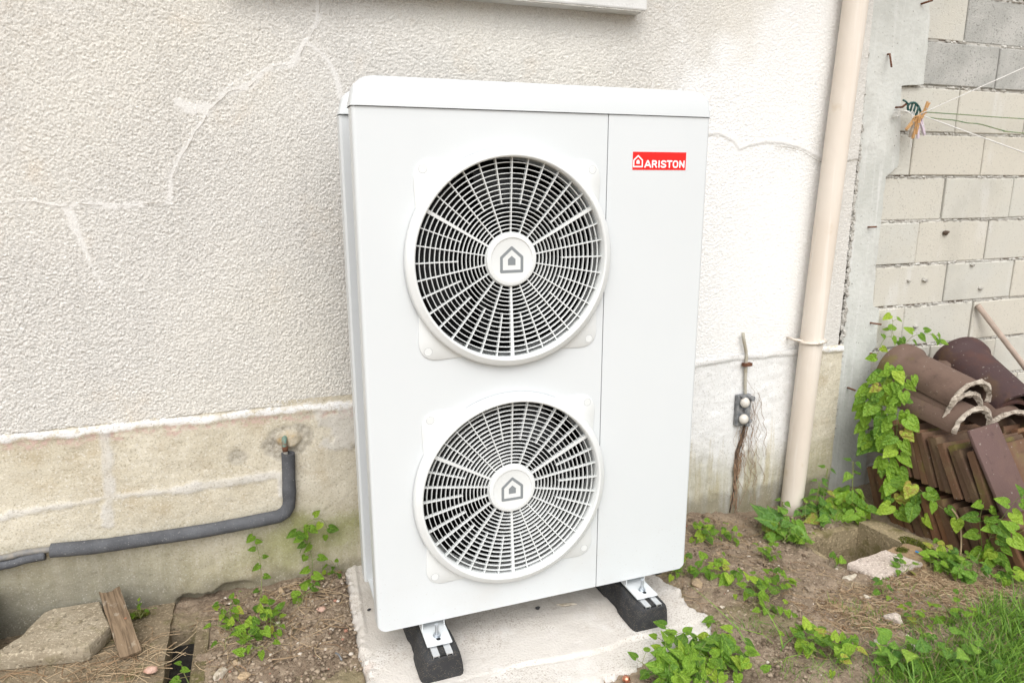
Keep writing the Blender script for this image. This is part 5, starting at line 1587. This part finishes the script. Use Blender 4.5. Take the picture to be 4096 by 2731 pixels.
vine('bindweed_vine', 'small sprigs of vine above the ridge tiles by the wall', [
    ([(2.33, .52, .47), (2.40, .55, .55), (2.47, .57, .56), (2.54, .58, .545)], 6), ([(2.54, .57, .50), (2.60, .56, .555), (2.66, .52, .56), (2.68, .49, .52)], 9),
    ([(2.47, .57, .56), (2.50, .60, .62), (2.49, .61, .66)], 3)], (2.45, .56, .45), .042, seed=64, face=(-.2, -.8, .6))
clump(2.11, -.07, 'mixed weed clump in front of the pit rim', runners=6, n=5, length=.10, size=.045, height=.04, seed=71)
clump(2.12, -.155, 'dense nettle clump on the straw near the tiles', kind='nettle', runners=6, n=4, length=.09, size=.05, height=.05, seed=72)
clump(2.26, -.24, 'weed tuft at the right frame edge below the tiles', runners=5, n=4, length=.09, size=.04, seed=73)
clump(1.735, -.15, 'small solitary weed on the straw below the flat stone', kind='nettle', runners=4, n=3, length=.035, size=.028, seed=74)
clump(1.93, -.06, 'little nettle tuft right below the flat stone', kind='nettle', runners=4, n=3, length=.045, size=.035, seed=75)
clump(.86, -.262, 'lush bindweed clump over the front corner of the pad', runners=9, n=5, length=.14, size=.048, height=.045, seed=81, ell=(1.05, .8))
clump(.95, -.31, 'lush bindweed leaves at the bottom edge right of the pad', runners=8, n=5, length=.12, size=.048, height=.04, seed=82)
clump(.77, -.31, 'bindweed leaves at the bottom edge in front of the pad', runners=9, n=5, length=.10, size=.046, height=.035, seed=83)
clump(1.045, -.155, 'two pale bindweed leaves at the right pad corner', runners=2, n=2, length=.05, size=.036, seed=84)
clump(1.25, -.31, 'bindweed in the short grass left of the lawn', runners=5, n=4, length=.10, size=.042, seed=85)
clump(1.31, -.37, 'bindweed and grass at the bottom edge of the lawn', runners=5, n=4, length=.09, size=.042, seed=86)
clump(1.44, -.46, 'nettle leaves at the bottom edge in the lawn', kind='nettle', runners=6, n=4, length=.11, size=.055, height=.04, seed=87)
clump(1.62, -.53, 'nettle patch in the lawn near the bottom right', kind='nettle', runners=6, n=4, length=.11, size=.05, height=.04, seed=88)
clump(1.80, -.36, 'ground ivy like weed in the lawn at right', runners=5, n=4, length=.10, size=.03, seed=89)
clump(1.67, -.33, 'low weed in the straw beside the lawn', runners=4, n=4, length=.06, size=.028, seed=90)

# ---------------------------------------------------------------- grass, straw, gravel, stones
def blades(name, pts, label, seed, hmin, hmax, wmin, wmax, mat, cat='grass', lie=0.0):
    rg_ = np.random.default_rng(seed); n = len(pts); P = np.asarray(pts)
    z = gh(P[:, 0], P[:, 1]); a = rg_.random(n) * 6.283; h = hmin + (hmax - hmin) * rg_.random(n) ** 1.5; w = wmin + (wmax - wmin) * rg_.random(n)
    lean = (.15 + .9 * rg_.random(n)) * h * (1 + lie); b_ = rg_.random(n) * 6.283
    V = np.zeros((n, 7, 3))
    for k, t in enumerate((0, .4, .75)):
        cx = P[:, 0] + np.cos(a) * lean * t ** 1.8; cy = P[:, 1] + np.sin(a) * lean * t ** 1.8; cz = z - .004 + h * (t - .25 * t * t * 1.2)
        ww = w * (1 - .55 * t)
        V[:, 2 * k] = np.stack([cx + np.cos(b_) * ww, cy + np.sin(b_) * ww, cz], -1); V[:, 2 * k + 1] = np.stack([cx - np.cos(b_) * ww, cy - np.sin(b_) * ww, cz], -1)
    V[:, 6] = np.stack([P[:, 0] + np.cos(a) * lean, P[:, 1] + np.sin(a) * lean, z + h * .72], -1)
    i0 = np.arange(n) * 7
    F = np.concatenate([np.stack([i0 + q[0], i0 + q[1], i0 + q[2]], -1) for q in ((0, 1, 2), (1, 3, 2), (2, 3, 4), (3, 5, 4), (4, 5, 6))])
    o_ = obj(name, V.reshape(-1, 3), F, mat); return tag(o_, label, cat, kind='stuff')
rgn = np.random.default_rng(9)
lawn = [(1.12, -.90), (1.26, -.52), (1.45, -.47), (1.62, -.48), (1.84, -.37), (2.20, -.34), (2.75, -.26), (2.75, -.90)]
c = np.stack([1.0 + 1.8 * rgn.random(60000), -.82 + .62 * rgn.random(60000)], -1)
sd = poly_sd(lawn, c[:, 0], c[:, 1]) + .16 * fbm(c[:, 0], c[:, 1], 6, 3, 4)
c = c[(sd > 0) & (rgn.random(len(c)) < np.clip(sd / .12 + .12, 0, 1))][:17000]
blades('grass', c, 'green lawn grass in the lower right corner', 5, .025, .10, .0009, .0026, MAT['grass'])
c = np.stack([1.05 + 1.2 * rgn.random(2600), -.50 + .36 * rgn.random(2600)], -1)
c = c[fbm(c[:, 0], c[:, 1], 7, 3, 9) > .12]
blades('grass', c, 'sparse thin grass shoots on the bare soil before the lawn', 6, .02, .06, .0006, .0012, MAT['grass'])
c = np.array([(1.12 + .05 * math.cos(k), -.30 + .05 * math.sin(k * 2.1)) for k in range(7)] + [(1.20 + .03 * math.cos(k * 1.7), -.25 + .05 * math.sin(k)) for k in range(8)])
blades('grass', c, 'few long arching grass blades left of the lawn', 7, .07, .15, .0018, .003, MAT['grass'], lie=.8)

def straw(name, regions, label, seed, lmin, lmax, r_):
    rg_ = random.Random(seed); mb_ = MB()
    for (cx, cy, rx, ry, n) in regions:
        for i in range(n):
            a = rg_.random() * 6.283; q = math.sqrt(rg_.random()); x = cx + rx * q * math.cos(a); y = cy + ry * q * math.sin(a)
            L = rg_.uniform(lmin, lmax); b_ = rg_.random() * 6.283; cu = rg_.uniform(-1.2, 1.2); pts = []
            z_ = rg_.uniform(.001, .012)
            for k in range(4):
                px, py = x + math.cos(b_) * L * k / 3, y + math.sin(b_) * L * k / 3
                if py > .57: break
                pts.append((px, py, max(ground_h(px, py), -.136 if px < -.6 else -9) + z_ + .004 * math.sin(k * 1.7 + i))); b_ += cu * .35
            if len(pts) > 2: mb_.tube(pts, r_ * rg_.uniform(.5, 1.3), 3, cap=False)
    o_ = mb_.build(name, MAT['straw']); return tag(o_, label, 'straw', kind='stuff')
straw('dry_straw', [(1.75, -.22, .38, .14, 900), (2.12, -.18, .24, .11, 700), (2.0, -.10, .2, .06, 200), (1.5, -.30, .3, .10, 160)], 'matted dry straw on the soil in front of the tile pile', 1, .03, .10, .0011)
straw('dry_straw', [(-.30, .42, .24, .13, 90), (-.30, .25, .22, .10, 50), (-.22, .5, .12, .05, 40)], 'scattered dry stems on the soil left of the pad', 2, .04, .14, .0012)
straw('dry_straw', [(-.85, .32, .25, .07, 120), (-.72, .30, .12, .1, 60)], 'dry grass stems lying on the old pavement by the slab', 3, .04, .16, .0010)
straw('dry_straw', [(1.3, .15, .3, .28, 150), (1.5, .42, .2, .12, 90), (1.5, 0, .25, .2, 90)], 'thin scattered stalks on the bare soil right of the pad', 4, .02, .09, .0009)

def gravel(name, regions, label, seed, smin, smax):
    rg_ = np.random.default_rng(seed)
    bm = bmesh.new(); bmesh.ops.create_icosphere(bm, subdivisions=1, radius=1); bv = np.array([v.co[:] for v in bm.verts]); bm.verts.index_update(); bf = np.array([[q.index for q in f.verts] for f in bm.faces]); bm.free()
    Vs = []; Fs = []; b_ = 0
    for (x0, x1, y0, y1, n) in regions:
        for i in range(n):
            x = rg_.uniform(x0, x1); y = rg_.uniform(y0, y1); s_ = smin + (smax - smin) * rg_.random() ** 3.0
            if inside(SLOT, x, y) or inside(PIT, x, y) or (-.03 < x < 1.04 and y > -.24) or -.60 < x < -.47: continue
            k = bv * (1 + rg_.uniform(-.28, .28, bv.shape)); k = k * np.array([s_, s_ * rg_.uniform(.6, 1.1), s_ * rg_.uniform(.4, .8)])
            a = rg_.random() * 6.28; ca, sa = math.cos(a), math.sin(a); k = np.stack([k[:, 0] * ca - k[:, 1] * sa, k[:, 0] * sa + k[:, 1] * ca, k[:, 2]], -1)
            Vs.append(k + np.array([x, y, ground_h(x, y) + .003 + s_ * .15])); Fs.append(bf + b_); b_ += len(bv)
    o_ = obj(name, np.concatenate(Vs), np.concatenate(Fs), MAT['pebble']); return tag(o_, label, 'gravel', kind='stuff')
gravel('gravel', [(1.06, 2.2, -.45, .57, 3200), (.6, 1.2, -.42, -.2, 400)], 'fine gravel and crumbs of soil right of the pad', 1, .0018, .0095)
gravel('gravel', [(-.47, -.04, .05, .57, 2400)], 'dark crumbs and pebbles in the soil left of the pad', 2, .0018, .0095)
gravel('gravel', [(-.04, 1.06, -.34, -.26, 260)], 'pebbles in the soil along the front of the pad', 3, .0015, .007)

ST = [('white_stone', 'white_stone', (-.437, .163), (.030, .022, .02), 'white flint lump near the bottom edge beside the slot', 1),
      ('brick_fragment', 'brick_bit', (-.622, .232), (.030, .018, .012), 'pink brick fragment on the pavement edge by the slot', 2),
      ('stone', 'tan_stone', (-.372, .135), (.024, .018, .012), 'tan pebble right of the white flint', 3),
      ('stone', 'tan_stone', (-.255, .52), (.020, .015, .014), 'tan stone in the soil by the wall foot', 4),
      ('brick_fragment', 'brick_bit', (-.135, .385), (.018, .012, .010), 'reddish brick chip near the left pad edge', 5),
      ('stone', 'tan_stone', (-.395, .20), (.022, .014, .012), 'brown stone behind the white flint', 6),
      ('stone', 'slab', (-.462, .10), (.05, .03, .02), 'grey concrete lump at the bottom of the slot', 7),
      ('stone', 'white_stone', (-.16, .43), (.014, .010, .008), 'small pale pebble beside the bindweed shoot', 8),
      ('rubble_piece', 'pinkstone', (1.615, -.30), (.040, .030, .026), 'crumbly grey mortar lump on the straw', 9),
      ('white_stone', 'white_stone', (1.665, -.155), (.016, .013, .012), 'small white stone on the straw by the solitary weed', 10),
      ('stone', 'white_stone', (1.47, -.375), (.014, .012, .011), 'white pebble in sparse grass left of the lawn', 11),
      ('stone', 'white_stone', (1.14, -.05), (.012, .009, .006), 'white chip on bare soil right of the pad', 12),
      ('stone', 'tan_stone', (1.145, .10), (.05, .03, .01), 'flat tan stone half buried right of the pad', 13),
      ('bark_piece', 'bark', (1.52, -.175), (.062, .024, .012), 'rotten wood flake on the soil below the flat stone', 14),
      ('bark_piece', 'bark', (1.60, -.22), (.040, .018, .010), 'brown wood chip right of the rotten flake', 15),
      ('stone', 'brick_bit', (1.67, -.40), (.022, .016, .012), 'pinkish stone at the lawn edge', 16),
      ('stone', 'white_stone', (1.56, -.42), (.035, .016, .010), 'flat pale stone in the lawn edge grass', 17),
      ('stone', 'white_stone', (1.75, .06), (.012, .010, .010), 'white pebble between the heart leaves at the pit', 18),
      ('stone', 'tan_stone', (1.43, .50), (.022, .014, .012), 'tan stone at the wall foot right of the machine', 19),
      ('stone', 'tan_stone', (1.36, .27), (.014, .012, .010), 'small yellow stone on the soil right of the machine', 20),
      ('stone', 'tan_stone', (1.62, -.09), (.020, .012, .010), 'tan pebble by the left end of the flat stone', 21),
      ('stone', 'white_stone', (1.72, -.02), (.055, .022, .010), 'white broken mortar strip left of the flat stone', 22)]
for nm, mt, (x, y), dm, lab, sd_ in ST:
    zz = -.128 if x < -.6 else ground_h(x, y)
    o = stone_mesh(nm, MAT[mt], (x, y, zz + dm[2] * .35), dm, seed=sd_, sub=2, rot=(0, 0, sd_ * 1.3))
    tag(o, lab, 'stone' if 'bark' not in nm else 'wood chip', 'loose stones on the soil')
# dead leaf on the pavement, wire, debris on the pad, copper cap, blue stick
V = [(0, 0, 0), (.02, .012, .004), (.03, .03, .008), (.05, .022, .003), (.062, .04, .01), (.05, .055, .006), (.03, .05, .002), (.012, .055, .006), (.005, .03, .01), (-.015, .02, .006)]
o = obj('dead_leaf', [(-.915 + x * 1.1, .365 + y * .9, -.124 + z) for x, y, z in V], [(0, 1, 8, 9), (1, 2, 6, 8), (2, 3, 5, 6), (3, 4, 5), (6, 7, 8)], MAT['dead_leaf'], loc=(-.915, .365, -.124))
tag(o, 'brown dead leaf lying in front of the broken slab', 'leaf')
V, F = lathe(0, 0, [(.001, .012), (.006, .0115), (.010, .008), (.0115, .003), (.0115, -.001)], 20)
o = obj('copper_cap', [(.657 + x, -.262 + z, -.134 + y) for x, y, z in V], F, MAT['copper'], smooth=True, loc=(.657, -.262, -.134)); tag(o, 'shiny copper cap on the soil in front of the pad', 'copper cap')
o = stone_mesh('rubber_crumb', MAT['rubber'], (.537, .115, PADZ + .006), (.012, .009, .008), seed=33, sub=1); tag(o, 'black rubber crumb on the pad under the machine', 'crumb')
o = stone_mesh('rubber_crumb', MAT['rubber'], (.012, .30, PADZ + .006), (.011, .006, .005), seed=34, sub=1); tag(o, 'black crumb on the pad left of the machine', 'crumb')
o = rough_slab('mortar_flake', [(.605, .118), (.655, .11), (.668, .098), (.625, .102)], PADZ, PADZ + .005, MAT['white_stone'], None, .002, 3, res=.01); tag(o, 'pale mortar flake on the pad beneath the machine', 'flake')
mb = MB(); mb.tube([(2.075, .005, -.150), (2.095, -.028, -.158)], .0035, 8); o = mb.build('blue_straw', MAT['blue'], smooth=True, loc=(2.075, .005, -.158)); tag(o, 'short blue plastic stick beside the pit rim', 'plastic stick')
mb = MB(); mb.tube(crom([(2.262, .02, -.01), (2.272, -.01, -.05), (2.262, -.035, -.11), (2.235, -.06, -.17), (2.21, -.06, -.185)], 6), .0032, 6); o = mb.build('dry_stem', MAT['straw'], smooth=True, loc=(2.21, -.06, -.185)); tag(o, 'thick dry stem bent over the lower tile row', 'stem')
mb = MB(); mb.tube(crom([(-.112, .135, -.130), (-.104, .12, -.128), (-.098, .10, -.134)], 4), .003, 6); o = mb.build('cable_offcut', MAT['box_grey'], smooth=True, loc=(-.104, .12, -.134)); tag(o, 'short grey cable offcut near the left pad edge', 'cable')
